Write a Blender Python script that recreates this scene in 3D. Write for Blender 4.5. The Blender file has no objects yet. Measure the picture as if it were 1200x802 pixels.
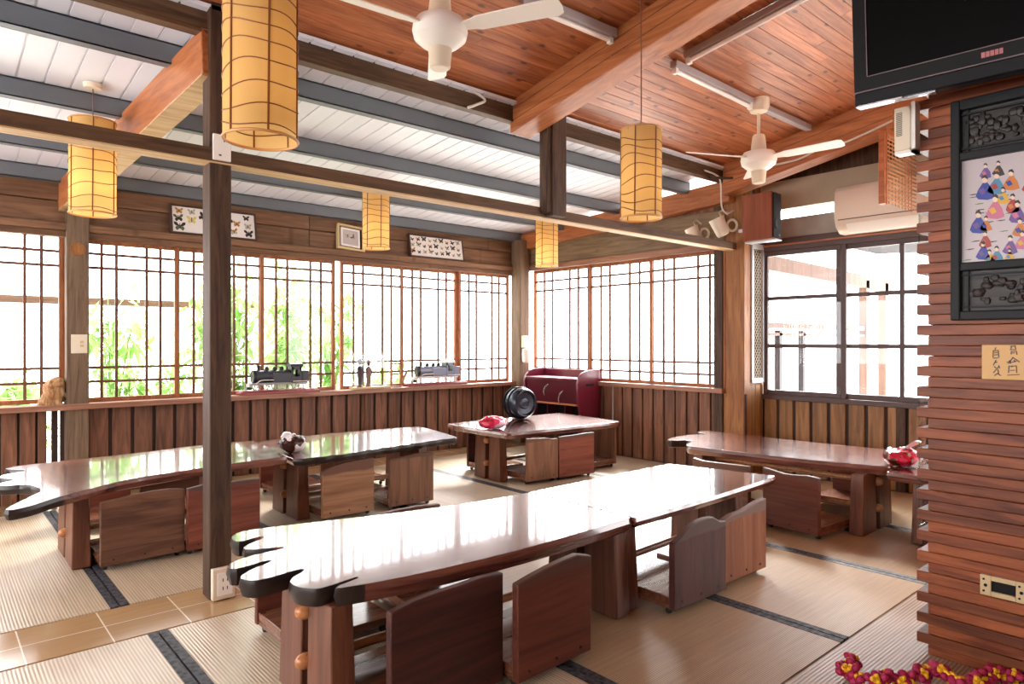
import bpy, bmesh, math, random
from mathutils import Vector, Matrix, noise as mnoise
random.seed(7)
C = bpy.context.scene.collection
PI = math.pi

# ------------------------------------------------------------------ materials
def lin(h):
    h = h.lstrip('#')
    o = []
    for i in (0, 2, 4):
        c = int(h[i:i+2], 16) / 255
        o.append(c / 12.92 if c <= .04045 else ((c + .055) / 1.055) ** 2.4)
    return (o[0], o[1], o[2], 1)

def newmat(name):
    m = bpy.data.materials.new(name); m.use_nodes = True
    nt = m.node_tree
    return m, nt, nt.nodes['Principled BSDF']

def N(nt, t, **kw):
    n = nt.nodes.new(t)
    for k, v in kw.items(): setattr(n, k, v)
    return n

def plain(name, col, rough=.5, metal=0, spec=.5, noise=.0, nscale=8, emit=None, es=1, sheen=0, coat=0):
    m, nt, b = newmat(name)
    b.inputs['Base Color'].default_value = lin(col)
    b.inputs['Roughness'].default_value = rough
    b.inputs['Metallic'].default_value = metal
    b.inputs['Specular IOR Level'].default_value = spec
    b.inputs['Coat Weight'].default_value = coat
    if noise:
        tc = N(nt, 'ShaderNodeTexCoord'); nz = N(nt, 'ShaderNodeTexNoise')
        nz.inputs['Scale'].default_value = nscale; nz.inputs['Detail'].default_value = 5
        nt.links.new(tc.outputs['Object'], nz.inputs['Vector'])
        hs = N(nt, 'ShaderNodeHueSaturation'); hs.inputs['Color'].default_value = lin(col)
        mr = N(nt, 'ShaderNodeMapRange')
        mr.inputs[3].default_value = 1 - noise; mr.inputs[4].default_value = 1 + noise
        nt.links.new(nz.outputs[0], mr.inputs[0]); nt.links.new(mr.outputs[0], hs.inputs['Value'])
        nt.links.new(hs.outputs[0], b.inputs['Base Color'])
    if emit:
        b.inputs['Emission Color'].default_value = lin(emit)
        b.inputs['Emission Strength'].default_value = es
    return m

def wood(name, dark, light, axis='x', scale=1.0, rough=.55, spec=.4, island=.18, objr=.12, knots=0, bump=.15, coat=0, band=None):
    """streaky wood grain along AXIS; every separate board shifts in tone; band=(z0, colour): live-edge sapwood above z0"""
    m, nt, b = newmat(name); L = nt.links.new
    tc = N(nt, 'ShaderNodeTexCoord'); oi = N(nt, 'ShaderNodeObjectInfo'); ge = N(nt, 'ShaderNodeNewGeometry')
    ad = N(nt, 'ShaderNodeMath', operation='ADD'); L(oi.outputs['Random'], ad.inputs[0]); L(ge.outputs['Random Per Island'], ad.inputs[1])
    ml = N(nt, 'ShaderNodeMath', operation='MULTIPLY'); L(ad.outputs[0], ml.inputs[0]); ml.inputs[1].default_value = 37
    va = N(nt, 'ShaderNodeVectorMath', operation='ADD'); L(tc.outputs['Object'], va.inputs[0]); L(ml.outputs[0], va.inputs[1])
    mp = N(nt, 'ShaderNodeMapping'); L(va.outputs[0], mp.inputs[0])
    s = [14 * scale] * 3; s['xyz'.index(axis)] = 1.1 * scale
    mp.inputs['Scale'].default_value = s
    nz = N(nt, 'ShaderNodeTexNoise'); L(mp.outputs[0], nz.inputs['Vector'])
    nz.inputs['Scale'].default_value = 1.6; nz.inputs['Detail'].default_value = 7; nz.inputs['Roughness'].default_value = .62; nz.inputs['Distortion'].default_value = .9
    rp = N(nt, 'ShaderNodeValToRGB'); L(nz.outputs[0], rp.inputs[0])
    rp.color_ramp.elements[0].position = .34; rp.color_ramp.elements[0].color = lin(dark)
    rp.color_ramp.elements[1].position = .66; rp.color_ramp.elements[1].color = lin(light)
    col = rp.outputs[0]
    if knots:
        mk = N(nt, 'ShaderNodeMapping'); L(va.outputs[0], mk.inputs[0])
        s2 = [5.0] * 3; s2['xyz'.index(axis)] = 2.6
        mk.inputs['Scale'].default_value = s2
        vo = N(nt, 'ShaderNodeTexVoronoi'); L(mk.outputs[0], vo.inputs['Vector']); vo.inputs['Scale'].default_value = 1.0
        if axis == 'x': vo.voronoi_dimensions = '2D'
        kr = N(nt, 'ShaderNodeValToRGB'); L(vo.outputs['Distance'], kr.inputs[0])
        kr.color_ramp.elements[0].position = .035; kr.color_ramp.elements[0].color = (1, 1, 1, 1)
        kr.color_ramp.elements[1].position = .085; kr.color_ramp.elements[1].color = (0, 0, 0, 1)
        km = N(nt, 'ShaderNodeMath', operation='MULTIPLY'); L(kr.outputs[0], km.inputs[0]); km.inputs[1].default_value = knots
        mx = N(nt, 'ShaderNodeMix', data_type='RGBA'); L(km.outputs[0], mx.inputs[0]); L(col, mx.inputs[6]); mx.inputs[7].default_value = lin('3a1c10')
        col = mx.outputs[2]
    if band:
        sx = N(nt, 'ShaderNodeSeparateXYZ'); L(tc.outputs['Object'], sx.inputs[0])
        n2 = N(nt, 'ShaderNodeTexNoise'); L(tc.outputs['Object'], n2.inputs['Vector']); n2.inputs['Scale'].default_value = 5
        m1 = N(nt, 'ShaderNodeMath', operation='MULTIPLY_ADD'); L(n2.outputs[0], m1.inputs[0]); m1.inputs[1].default_value = .05; L(sx.outputs[2], m1.inputs[2])
        mr = N(nt, 'ShaderNodeMapRange'); L(m1.outputs[0], mr.inputs[0]); mr.inputs[1].default_value = band[0]; mr.inputs[2].default_value = band[0] + .012
        mb = N(nt, 'ShaderNodeMix', data_type='RGBA'); L(mr.outputs[0], mb.inputs[0]); L(col, mb.inputs[6]); mb.inputs[7].default_value = lin(band[1])
        col = mb.outputs[2]
    hs = N(nt, 'ShaderNodeHueSaturation'); L(col, hs.inputs['Color'])
    a1 = N(nt, 'ShaderNodeMath', operation='MULTIPLY_ADD'); L(ge.outputs['Random Per Island'], a1.inputs[0]); a1.inputs[1].default_value = 2 * island; a1.inputs[2].default_value = 1 - island - objr
    a2 = N(nt, 'ShaderNodeMath', operation='MULTIPLY_ADD'); L(oi.outputs['Random'], a2.inputs[0]); a2.inputs[1].default_value = 2 * objr; L(a1.outputs[0], a2.inputs[2])
    L(a2.outputs[0], hs.inputs['Value']); L(hs.outputs[0], b.inputs['Base Color'])
    b.inputs['Roughness'].default_value = rough; b.inputs['Specular IOR Level'].default_value = spec; b.inputs['Coat Weight'].default_value = coat
    b.inputs['Coat Roughness'].default_value = .06
    if bump:
        bp = N(nt, 'ShaderNodeBump'); bp.inputs['Strength'].default_value = bump; bp.inputs['Distance'].default_value = .004
        L(nz.outputs[0], bp.inputs['Height']); L(bp.outputs[0], b.inputs['Normal'])
    return m

def weave(name, a, bcol, axis, pitch, rough=.38, spec=.5):
    """straw matting: fine ribs, each rib lying along AXIS"""
    m, nt, b = newmat(name); L = nt.links.new
    tc = N(nt, 'ShaderNodeTexCoord')
    wv = N(nt, 'ShaderNodeTexWave', wave_type='BANDS', bands_direction='Y' if axis == 'x' else 'X')
    L(tc.outputs['Object'], wv.inputs['Vector']); wv.inputs['Scale'].default_value = 1 / pitch * .314; wv.inputs['Distortion'].default_value = .25; wv.inputs['Detail'].default_value = 1
    mp = N(nt, 'ShaderNodeMapping'); L(tc.outputs['Object'], mp.inputs[0]); mp.inputs['Scale'].default_value = (2, 40, 1) if axis == 'x' else (40, 2, 1)
    nz = N(nt, 'ShaderNodeTexNoise'); L(mp.outputs[0], nz.inputs['Vector']); nz.inputs['Scale'].default_value = 1.5; nz.inputs['Detail'].default_value = 4
    n3 = N(nt, 'ShaderNodeTexNoise'); L(tc.outputs['Object'], n3.inputs['Vector']); n3.inputs['Scale'].default_value = 2.2
    mm = N(nt, 'ShaderNodeMath', operation='MULTIPLY_ADD'); L(wv.outputs['Fac'], mm.inputs[0]); mm.inputs[1].default_value = .5
    m2 = N(nt, 'ShaderNodeMath', operation='MULTIPLY_ADD'); L(nz.outputs[0], m2.inputs[0]); m2.inputs[1].default_value = .6
    m3 = N(nt, 'ShaderNodeMath', operation='MULTIPLY_ADD'); L(n3.outputs[0], m3.inputs[0]); m3.inputs[1].default_value = .35; m3.inputs[2].default_value = -.2
    L(m3.outputs[0], m2.inputs[2]); L(m2.outputs[0], mm.inputs[2])
    rp = N(nt, 'ShaderNodeValToRGB'); L(mm.outputs[0], rp.inputs[0])
    rp.color_ramp.elements[0].position = .1; rp.color_ramp.elements[0].color = lin(a)
    rp.color_ramp.elements[1].position = .8; rp.color_ramp.elements[1].color = lin(bcol)
    oi = N(nt, 'ShaderNodeObjectInfo'); hs = N(nt, 'ShaderNodeHueSaturation'); L(rp.outputs[0], hs.inputs['Color'])
    mr = N(nt, 'ShaderNodeMapRange'); L(oi.outputs['Random'], mr.inputs[0]); mr.inputs[3].default_value = .92; mr.inputs[4].default_value = 1.06
    L(mr.outputs[0], hs.inputs['Value']); L(hs.outputs[0], b.inputs['Base Color'])
    bp = N(nt, 'ShaderNodeBump'); bp.inputs['Strength'].default_value = .25; bp.inputs['Distance'].default_value = .003
    L(wv.outputs['Fac'], bp.inputs['Height']); L(bp.outputs[0], b.inputs['Normal'])
    b.inputs['Roughness'].default_value = rough; b.inputs['Specular IOR Level'].default_value = spec
    return m

def brocade(name):
    m, nt, b = newmat(name); L = nt.links.new
    tc = N(nt, 'ShaderNodeTexCoord'); vo = N(nt, 'ShaderNodeTexVoronoi'); L(tc.outputs['Object'], vo.inputs['Vector']); vo.inputs['Scale'].default_value = 42
    rp = N(nt, 'ShaderNodeValToRGB'); L(vo.outputs['Distance'], rp.inputs[0])
    rp.color_ramp.elements[0].position = .25; rp.color_ramp.elements[0].color = lin('0a0a0e')
    rp.color_ramp.elements[1].position = .75; rp.color_ramp.elements[1].color = lin('4e4e54')
    L(rp.outputs[0], b.inputs['Base Color']); b.inputs['Roughness'].default_value = .6
    return m

def strip_floor(name):
    m, nt, b = newmat(name); L = nt.links.new
    tc = N(nt, 'ShaderNodeTexCoord'); br = N(nt, 'ShaderNodeTexBrick'); L(tc.outputs['Object'], br.inputs['Vector'])
    br.inputs['Scale'].default_value = 1; br.inputs['Brick Width'].default_value = .3; br.inputs['Row Height'].default_value = .21; br.inputs['Mortar Size'].default_value = .003
    br.inputs['Color1'].default_value = lin('a8865e'); br.inputs['Color2'].default_value = lin('bf9c72'); br.inputs['Mortar'].default_value = lin('e8dcc8'); br.offset = 0
    nz = N(nt, 'ShaderNodeTexNoise'); mp = N(nt, 'ShaderNodeMapping'); mp.inputs['Scale'].default_value = (2, 20, 1)
    L(tc.outputs['Object'], mp.inputs[0]); L(mp.outputs[0], nz.inputs['Vector']); nz.inputs['Scale'].default_value = 2
    hs = N(nt, 'ShaderNodeHueSaturation'); L(br.outputs[0], hs.inputs['Color']); mr = N(nt, 'ShaderNodeMapRange'); L(nz.outputs[0], mr.inputs[0]); mr.inputs[3].default_value = .8; mr.inputs[4].default_value = 1.15
    L(mr.outputs[0], hs.inputs['Value']); L(hs.outputs[0], b.inputs['Base Color'])
    b.inputs['Roughness'].default_value = .15
    return m

def glassy(name, tint='ffffff', ior=1.45):
    m = bpy.data.materials.new(name); m.use_nodes = True; nt = m.node_tree; L = nt.links.new
    nt.nodes.clear()
    o = N(nt, 'ShaderNodeOutputMaterial'); t = N(nt, 'ShaderNodeBsdfTransparent'); g = N(nt, 'ShaderNodeBsdfGlossy'); f = N(nt, 'ShaderNodeLayerWeight'); x = N(nt, 'ShaderNodeMixShader')
    t.inputs[0].default_value = lin(tint); g.inputs['Roughness'].default_value = .02; f.inputs[0].default_value = .5
    pw = N(nt, 'ShaderNodeMath', operation='POWER'); pw.inputs[1].default_value = 5; L(f.outputs['Facing'], pw.inputs[0])
    ma = N(nt, 'ShaderNodeMath', operation='MULTIPLY_ADD'); ma.inputs[1].default_value = .9; ma.inputs[2].default_value = .03; L(pw.outputs[0], ma.inputs[0])
    L(ma.outputs[0], x.inputs[0]); L(t.outputs[0], x.inputs[1]); L(g.outputs[0], x.inputs[2]); L(x.outputs[0], o.inputs[0])
    return m

def paper(name, col):
    m = bpy.data.materials.new(name); m.use_nodes = True; nt = m.node_tree; L = nt.links.new
    nt.nodes.clear()
    o = N(nt, 'ShaderNodeOutputMaterial'); d = N(nt, 'ShaderNodeBsdfDiffuse'); t = N(nt, 'ShaderNodeBsdfTranslucent'); x = N(nt, 'ShaderNodeMixShader')
    d.inputs[0].default_value = lin(col); t.inputs[0].default_value = lin(col); x.inputs[0].default_value = .5
    L(d.outputs[0], x.inputs[1]); L(t.outputs[0], x.inputs[2]); L(x.outputs[0], o.inputs[0])
    return m

def leafmat(name, c1, c2):
    m = bpy.data.materials.new(name); m.use_nodes = True; nt = m.node_tree; L = nt.links.new
    nt.nodes.clear()
    o = N(nt, 'ShaderNodeOutputMaterial'); d = N(nt, 'ShaderNodeBsdfDiffuse'); t = N(nt, 'ShaderNodeBsdfTranslucent'); x = N(nt, 'ShaderNodeMixShader')
    ge = N(nt, 'ShaderNodeNewGeometry'); rp = N(nt, 'ShaderNodeValToRGB'); L(ge.outputs['Random Per Island'], rp.inputs[0])
    rp.color_ramp.elements[0].color = lin(c1); rp.color_ramp.elements[1].color = lin(c2)
    L(rp.outputs[0], d.inputs[0]); L(rp.outputs[0], t.inputs[0]); x.inputs[0].default_value = .5
    L(d.outputs[0], x.inputs[1]); L(t.outputs[0], x.inputs[2]); L(x.outputs[0], o.inputs[0])
    return m

def patchy(name, cols, scale=9, rough=.25):
    """printed plastic film: hard patches of colour"""
    m, nt, b = newmat(name); L = nt.links.new
    tc = N(nt, 'ShaderNodeTexCoord'); nz = N(nt, 'ShaderNodeTexNoise'); L(tc.outputs['Object'], nz.inputs['Vector']); nz.inputs['Scale'].default_value = scale; nz.inputs['Detail'].default_value = 2
    rp = N(nt, 'ShaderNodeValToRGB'); L(nz.outputs[0], rp.inputs[0]); rp.color_ramp.interpolation = 'CONSTANT'
    e = rp.color_ramp.elements
    while len(e) < len(cols): e.new(.5)
    for i, c in enumerate(cols): e[i].position = .3 + .4 * i / len(cols) if i else 0; e[i].color = lin(c)
    L(rp.outputs[0], b.inputs['Base Color']); b.inputs['Roughness'].default_value = rough
    return m

M = {}
M['ceiling'] = wood('cedar boards', '8a4524', 'c27c50', 'x', 1, .40, .5, .2, 0, .8)
M['rafter'] = wood('rafter wood', '8e4c28', 'bc7646', 'y', 1, .42, .5, .05, .05, .3)
M['oldbeam'] = wood('old dark beam', '3e2c1e', '6a4e38', 'x', 1, .6, .3, .05, .05, 0)
M['oldpost'] = wood('old dark post', '33221a', '5c4434', 'z', 1.3, .6, .3, .05, .05, .3)
M['warmpost'] = wood('warm post', '764828', 'a4703e', 'z', 1.2, .5, .4, .05, .05, .5)
M['greypost'] = wood('weathered post', '5c4a3a', '826a54', 'z', 1.2, .6, .3, .05, .05, .3)
M['board_v'] = wood('upright wall boards', '553628', '8a5e46', 'z', 1, .5, .4, .16, 0, .35)
M['board_v2'] = wood('upright pine boards', '74502c', 'a67a4c', 'z', 1, .5, .4, .14, 0, .4)
M['board_h'] = wood('level wall boards', '5c4030', '8a664a', 'x', 1, .55, .3, .1, 0, .4)
M['board_hy'] = wood('level gable boards', '64503c', '90785e', 'y', 1, .55, .3, .1, 0, .4)
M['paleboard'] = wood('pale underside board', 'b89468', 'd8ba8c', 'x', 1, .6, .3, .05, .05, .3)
M['sill'] = wood('sill wood', '7a5040', 'a87c64', 'x', 1, .35, .5, .05, 0, 0)
M['silly'] = wood('sill wood across', '7a5040', 'a87c64', 'y', 1, .35, .5, .05, 0, 0)
M['sash'] = wood('sash wood', '7e4628', 'a46840', 'z', 1.2, .5, .4, .1, .1, 0)
M['sashd'] = plain('dark window frame', '4a3430', .45, noise=.15)
M['bar'] = wood('thin lattice bars', '5e3a2c', '7e5640', 'z', 2, .5, .3, .05, 0, 0)
M['table'] = wood('lacquered slab', '4c2822', '845042', 'x', .7, .22, .6, .0, .06, .2, .03, 1.0)
M['tabley'] = wood('lacquered slab across', '4c2822', '845042', 'y', .7, .22, .6, .0, .06, .2, .03, 1.0)
M['tleg'] = wood('table leg wood', '4e2c1e', '7c4c36', 'z', 1, .4, .5, .04, .1, .25)
M['bark'] = plain('dark bark edge', '241815', .35, noise=.35, nscale=25)
M['peg'] = wood('turned peg wood', '9a5c34', 'c88a58', 'x', 1, .3, .5, 0, .1, 0)
M['pillar'] = wood('stacked red planks', '5a2612', '9e5832', 'y', 1, .45, .4, .32, 0, .25)
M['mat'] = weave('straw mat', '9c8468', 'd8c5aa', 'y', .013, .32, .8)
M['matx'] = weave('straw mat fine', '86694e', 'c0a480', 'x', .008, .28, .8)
M['bamboo_floor'] = weave('bamboo slat floor', '7a5f4a', 'c4ae98', 'x', .014, .3)
M['brocade'] = brocade('dark brocade')
M['strip'] = strip_floor('tan floor planks')
M['roof'] = plain('white roof sheet', 'e2e6f0', .45, noise=.04, nscale=2)
M['steel'] = plain('grey steel purlin', '6a7077', .5, noise=.12, nscale=5)
M['white'] = plain('white enamel', 'f0ebe2', .35)
M['cream'] = plain('aged cream plastic', 'e2d4bc', .4)
M['creamac'] = plain('aged air conditioner plastic', 'e6d6c4', .4)
M['black'] = plain('black plastic', '070708', .45, spec=.2)
M['blackr'] = plain('black cloth', '17181a', .85)
M['screen'] = plain('tv screen', '030203', .35, spec=.08)
M['silver'] = plain('silver strip', 'c8c6cc', .25, .9)
M['bezel'] = plain('tv bezel', '08080d', .4, spec=.2)
M['glass'] = glassy('window glass')
M['greenglass'] = glassy('green edged glass', 'cfe8dc', 1.5)
M['paper'] = paper('lantern paper', 'e2bf80')
M['rib'] = plain('lantern rib', '80481c', .6)
M['rim'] = plain('lantern rim', 'c89050', .5)
M['cord'] = plain('grey cord', '6a5a50', .6)
M['cable'] = plain('pale cable', 'd8d0c4', .5)
M['bulb'] = plain('lamp bulb', 'fff2d8', .3, emit='ffe2b4', es=2.5)
M['frame_d'] = plain('dark carved frame', '17181b', .55, spec=.3, noise=.3, nscale=30)
M['carving'] = wood('dark carving', '120d0b', '2e221b', 'y', 2, .45, .5, .05, 0, 0, .6)
M['porcelain'] = plain('porcelain tile', 'c2b8ba', .3)
M['butter_bg'] = plain('specimen backing', 'efe9e4', .7)
M['frame_b'] = plain('specimen frame', '4a342c', .5)
M['frame_t'] = plain('tan picture frame', 'd2b98a', .5)
M['maroon'] = plain('maroon painted metal', '6c1830', .3, noise=.12, nscale=4, coat=.3)
M['maroond'] = plain('deep maroon painted front', '4e101e', .3, noise=.15, nscale=5, coat=.3)
M['drum'] = plain('blue grey enamel', '2c3240', .25, .3, noise=.2, nscale=6)
M['loco'] = plain('dark locomotive metal', '3a3c42', .4, .3, noise=.2, nscale=20)
M['locob'] = plain('black locomotive metal', '101214', .4)
M['locow'] = plain('white locomotive trim', 'e6e2e0', .4)
M['plinth'] = wood('red plinth', '7a3238', 'a85a5c', 'x', 1, .3, .5, 0, .1, 0)
M['speaker'] = wood('speaker veneer', '7a3a22', '96502e', 'z', 1, .4, .4, 0, 0, 0)
M['concrete'] = plain('weathered concrete', '9a9690', .8, noise=.3, nscale=6)
M['beige'] = plain('beige soffit board', 'b4a48c', .7, noise=.2, nscale=4)
M['lens'] = plain('pale lamp shade', 'e6dcca', .4)
M['lattice'] = wood('woven bamboo strips', 'a8683a', 'cc9460', 'x', 1, .5, .4, .1, 0, 0)
M['mesh'] = plain('steel mesh', 'b8a894', .5, .3)
M['alu'] = plain('pale metal frame', 'c9ccd2', .4, .5)
M['signwood'] = plain('pale sign board', 'd8ac6c', .5, noise=.08, nscale=5)
M['ink'] = plain('grey brush ink', '5c5a5e', .7)
M['brass'] = plain('tarnished ivory plate', 'cdb48a', .4, noise=.1, nscale=30)
M['petal'] = plain('crimson petal', 'a81a4c', .6, noise=.2, nscale=30)
M['yellow'] = plain('yellow petal', 'f0b81c', .6)
M['bag1'] = patchy('clear snack bag film', ['3a1c18', '3a1c18', 'e8dcdc', 'f2eef2'], 7)
M['bag2'] = patchy('pink snack bag film', ['8c1024', 'c81838', 'e8487a', 'f4c8d8'], 9)
M['bag3'] = patchy('red snack bag film', ['5a2418', 'b81c34', 'd84060', 'f2dce4'], 9)
M['bagwhite'] = plain('white bag film', 'f2eff2', .3)
M['leaf'] = leafmat('bamboo leaves', '86b060', 'cfe6b0')
M['leaf2'] = leafmat('shrub leaves', '78a858', 'c4e0a4')
M['culm'] = plain('bamboo culm', '8fae60', .5)
M['ground'] = plain('pale gravel', 'e4e0d8', .9, noise=.08)
M['raw'] = wood('pale outdoor timber', '4e382c', '6c5040', 'x', 1, .6, .3, .05, 0, 0)
M['rawp'] = wood('pale outdoor post', '5c463c', '7a6258', 'z', 1, .6, .3, .05, 0, 0)
M['greysteel'] = plain('grey painted post', '303238', .5)
M['carvedwood'] = wood('carved root wood', '7a5230', 'c89a68', 'z', 3, .5, .4, 0, 0, .3)
M['conduit'] = plain('grey tube batten', 'a8a2a6', .4)
M['tube'] = plain('unlit lamp tube', 'f2ece8', .3)
M['darkgap'] = plain('dark cavity', '0c0a0a', .9)
for i, (a, b, ang, bz, bc) in enumerate([
    ('2c1410', '502822', 'x', .52, '4a3028'),   # 0 very dark reddish
    ('4e261c', '723c2c', 'x', .395, '5a3c30'),  # 1 red brown, greyer top
    ('3a1d1a', '5a322a', 'z', .36, '594440'),   # 2 dark purplish
    ('74442c', '9e6646', 'z', .36, '7a6258'),   # 3 orange brown with grey top
    ('4c2e22', '74503c', 'x', .50, '5a3c30'),   # 4 brown
    ('5e2c20', '864a38', 'x', .40, '54403a'),   # 5 red
    ('80583e', 'a67e5e', 'x', .35, '6a4a3c'),   # 6 tan with brown top
    ('5c3e2e', '845e46', 'z', .395, '5c4234')]): # 7 mid brown
    M['back%d' % i] = wood('chair back %d' % i, a, b, ang, .8, .5, .35, 0, .05, .15, .1, 0, (bz, bc))
M['seat'] = wood('chair seat wood', '5a3426', '84543e', 'x', 1, .18, .7, 0, .08, 0)
M['castor'] = plain('castor rubber', '1c1716', .5)

# ------------------------------------------------------------------ mesh builder
class MB:
    def __init__(s): s.bm = bmesh.new(); s.mi = 0
    def _f(s, vs):
        try:
            f = s.bm.faces.new(vs); f.material_index = s.mi; return f
        except ValueError: return None
    def hexa(s, p):   # 8 points: bottom 0-3 ccw, top 4-7
        v = [s.bm.verts.new(q) for q in p]
        for q in ((3, 2, 1, 0), (4, 5, 6, 7), (0, 1, 5, 4), (1, 2, 6, 5), (2, 3, 7, 6), (3, 0, 4, 7)): s._f([v[i] for i in q])
        return s
    def box(s, x0, x1, y0, y1, z0, z1, T=None):
        p = [(x0, y0, z0), (x1, y0, z0), (x1, y1, z0), (x0, y1, z0), (x0, y0, z1), (x1, y0, z1), (x1, y1, z1), (x0, y1, z1)]
        if T: p = [T @ Vector(q) for q in p]
        return s.hexa(p)
    def beam(s, p, q, w, h, up=(0, 0, 1)):
        p, q = Vector(p), Vector(q); d = (q - p).normalized(); u = Vector(up); r = d.cross(u).normalized() * w / 2; t = r.cross(d).normalized() * h / 2
        return s.hexa([p - r - t, p + r - t, q + r - t, q - r - t, p - r + t, p + r + t, q + r + t, q - r + t])
    def rings(s, R, cap0=True, cap1=True, closed=True):
        vs = [[s.bm.verts.new(q) for q in r] for r in R]
        n = len(vs[0])
        for a, b in zip(vs, vs[1:]):
            for i in range(n if closed else n - 1): s._f([a[i], a[(i + 1) % n], b[(i + 1) % n], b[i]])
        if cap0: s._f(vs[0][::-1])
        if cap1: s._f(vs[-1])
        return s
    def tube(s, pts, r, n=8, cap=True):
        pts = [Vector(p) for p in pts]; R = []; up = Vector((0.13, .31, .94))
        for i, p in enumerate(pts):
            d = (pts[min(i + 1, len(pts) - 1)] - pts[max(i - 1, 0)]).normalized()
            a = d.cross(up)
            if a.length < .05: a = d.cross(Vector((1, 0, 0)))
            a.normalize(); b = a.cross(d); rr = r[i] if isinstance(r, (list, tuple)) else r
            R.append([p + (a * math.cos(t) + b * math.sin(t)) * rr for t in [2 * PI * k / n for k in range(n)]])
        return s.rings(R, cap, cap)
    def lathe(s, prof, n=24, T=None, cap=True):
        R = []
        for r, z in prof:
            q = [Vector((r * math.cos(2 * PI * k / n), r * math.sin(2 * PI * k / n), z)) for k in range(n)]
            R.append([T @ v for v in q] if T else q)
        return s.rings(R, cap, cap)
    def prism(s, poly, z0, z1, inset0=0, T=None, inset1=0, mid=None):
        """poly in xy, extruded z0..z1; inset0 shrinks the underside"""
        def ins(p, d):
            if not d: return [Vector(q) for q in p]
            n = len(p); o = []
            area = sum(p[i][0] * p[(i + 1) % n][1] - p[(i + 1) % n][0] * p[i][1] for i in range(n))
            sg = 1 if area > 0 else -1
            for i in range(n):
                a, b, c = Vector(p[i - 1]), Vector(p[i]), Vector(p[(i + 1) % n])
                e = (c - a)
                if e.length < 1e-6: o.append(b); continue
                e.normalize(); o.append(b + Vector((-e.y, e.x)) * d * sg)
            return o
        lv = [(z0, inset0)] + ([mid] if mid else []) + [(z1, inset1)]
        R = [[(T @ Vector((q.x, q.y, z)) if T else Vector((q.x, q.y, z))) for q in ins(poly, d)] for z, d in lv]
        return s.rings(R)
    def sphere(s, c, r, n=10, m=6, sc=(1, 1, 1), T=None):
        c = Vector(c); R = []
        for j in range(1, m):
            a = PI * j / m - PI / 2
            q = [Vector((math.cos(a) * math.cos(2 * PI * k / n) * r * sc[0], math.cos(a) * math.sin(2 * PI * k / n) * r * sc[1], math.sin(a) * r * sc[2])) for k in range(n)]
            R.append([c + (T @ v if T else v) for v in q])
        return s.rings(R)
    def build(s, name, mat, parent=None, origin=None, smooth=True, bevel=0, seg=2):
        me = bpy.data.meshes.new(name)
        bmesh.ops.recalc_face_normals(s.bm, faces=s.bm.faces)
        if origin: bmesh.ops.translate(s.bm, verts=s.bm.verts, vec=-Vector(origin))
        s.bm.to_mesh(me); s.bm.free()
        for m in (mat if isinstance(mat, (list, tuple)) else [mat]): me.materials.append(m)
        if smooth:
            me.shade_smooth(); me.set_sharp_from_angle(angle=math.radians(35))
        o = bpy.data.objects.new(name, me); C.objects.link(o)
        if parent: o.parent = parent
        elif origin: o.location = origin
        if bevel:
            b = o.modifiers.new('edge', 'BEVEL'); b.width = bevel; b.segments = seg; b.limit_method = 'ANGLE'; b.angle_limit = math.radians(40); b.harden_normals = False
        return o

def thing(name, label, cat, loc, rz=0, group=None):
    o = bpy.data.objects.new(name, None); C.objects.link(o); o.empty_display_size = .1
    o.location = loc; o.rotation_euler = (0, 0, rz); tag(o, label, cat, group); return o
def tag(o, label, cat, group=None, kind=None):
    o['label'] = label; o['category'] = cat
    if group: o['group'] = group
    if kind: o['kind'] = kind
    return o
def struct(o): o['kind'] = 'structure'; return o
def chaikin(p, k=1):
    for _ in range(k):
        q = []
        for i in range(len(p)):
            a, b = Vector(p[i]), Vector(p[(i + 1) % len(p)]); q += [a * .75 + b * .25, a * .25 + b * .75]
        p = q
    return [(v[0], v[1]) for v in p]

# ------------------------------------------------------------------ camera
cam = bpy.data.cameras.new('camera'); co = bpy.data.objects.new('camera', cam); C.objects.link(co)
co.location = (0, 0, 1.25); co.rotation_euler = (math.radians(90), 0, -math.radians(90) + math.atan2(900, 788))
cam.sensor_width = 36; cam.lens = 36 * 788 / 1200; cam.clip_start = .05
bpy.context.scene.camera = co

# ------------------------------------------------------------------ setting: floor
XL, XR, YL = -2.2, 5.8, 6.42
def CEIL(y): return 2.9 - .185 * (y - 3.42)
def ROOF(y): return 2.86 - .084 * (y - 3.42)
mb = MB(); mb.box(XL, 6.3, -2.6, 6.5, -.12, -.012); struct(mb.build('floor', M['strip']))
mb = MB(); mb.box(XL, 6.15, 3.20, 3.60, -.02, .0); struct(mb.build('trim_1', M['strip'], origin=(0, 3.19, 0)))
mb = MB(); mb.box(XL, 5.8, 6.01, 6.42, -.02, .0); struct(mb.build('trim_2', M['strip'], origin=(0, 6.01, 0)))
mb = MB(); mb.box(XL, 6.15, -2.6, 1.195, -.02, -.001); struct(mb.build('trim_3', M['bamboo_floor']))
xs1 = [-.85, -.28, .76, 1.87, 2.91, 3.92, 4.93, 6.15]
n1 = ['straw mat under the empty floor before the dark post at the frame edge', 'straw mat running from the bamboo floor to the post base, ribbed and pale',
      'straw mat under the lobed end of the near slab table', 'straw mat under the middle join of the near slab tables',
      'straw mat beyond the pointed end of the near slab tables', 'straw mat in front of the table with the red brown chair backs',
      'straw mat under the table nearest the wide clear window']
xs2 = [-1.3, -.3, .70, 1.72, 2.74, 3.75, 4.77, 5.79]
n2 = ['straw mat at the outer edge of the raised row by the windows', 'ribbed straw mat under the lobed tip of the table along the windows',
      'straw mat under the first two chairs of the table along the windows', 'straw mat under the carved edge table and its tan chair',
      'sheeny straw mat between the carved edge table and the small square table', 'straw mat under the small square table before the maroon chest',
      'pale straw mat in front of the bright shoji window corner']
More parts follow.
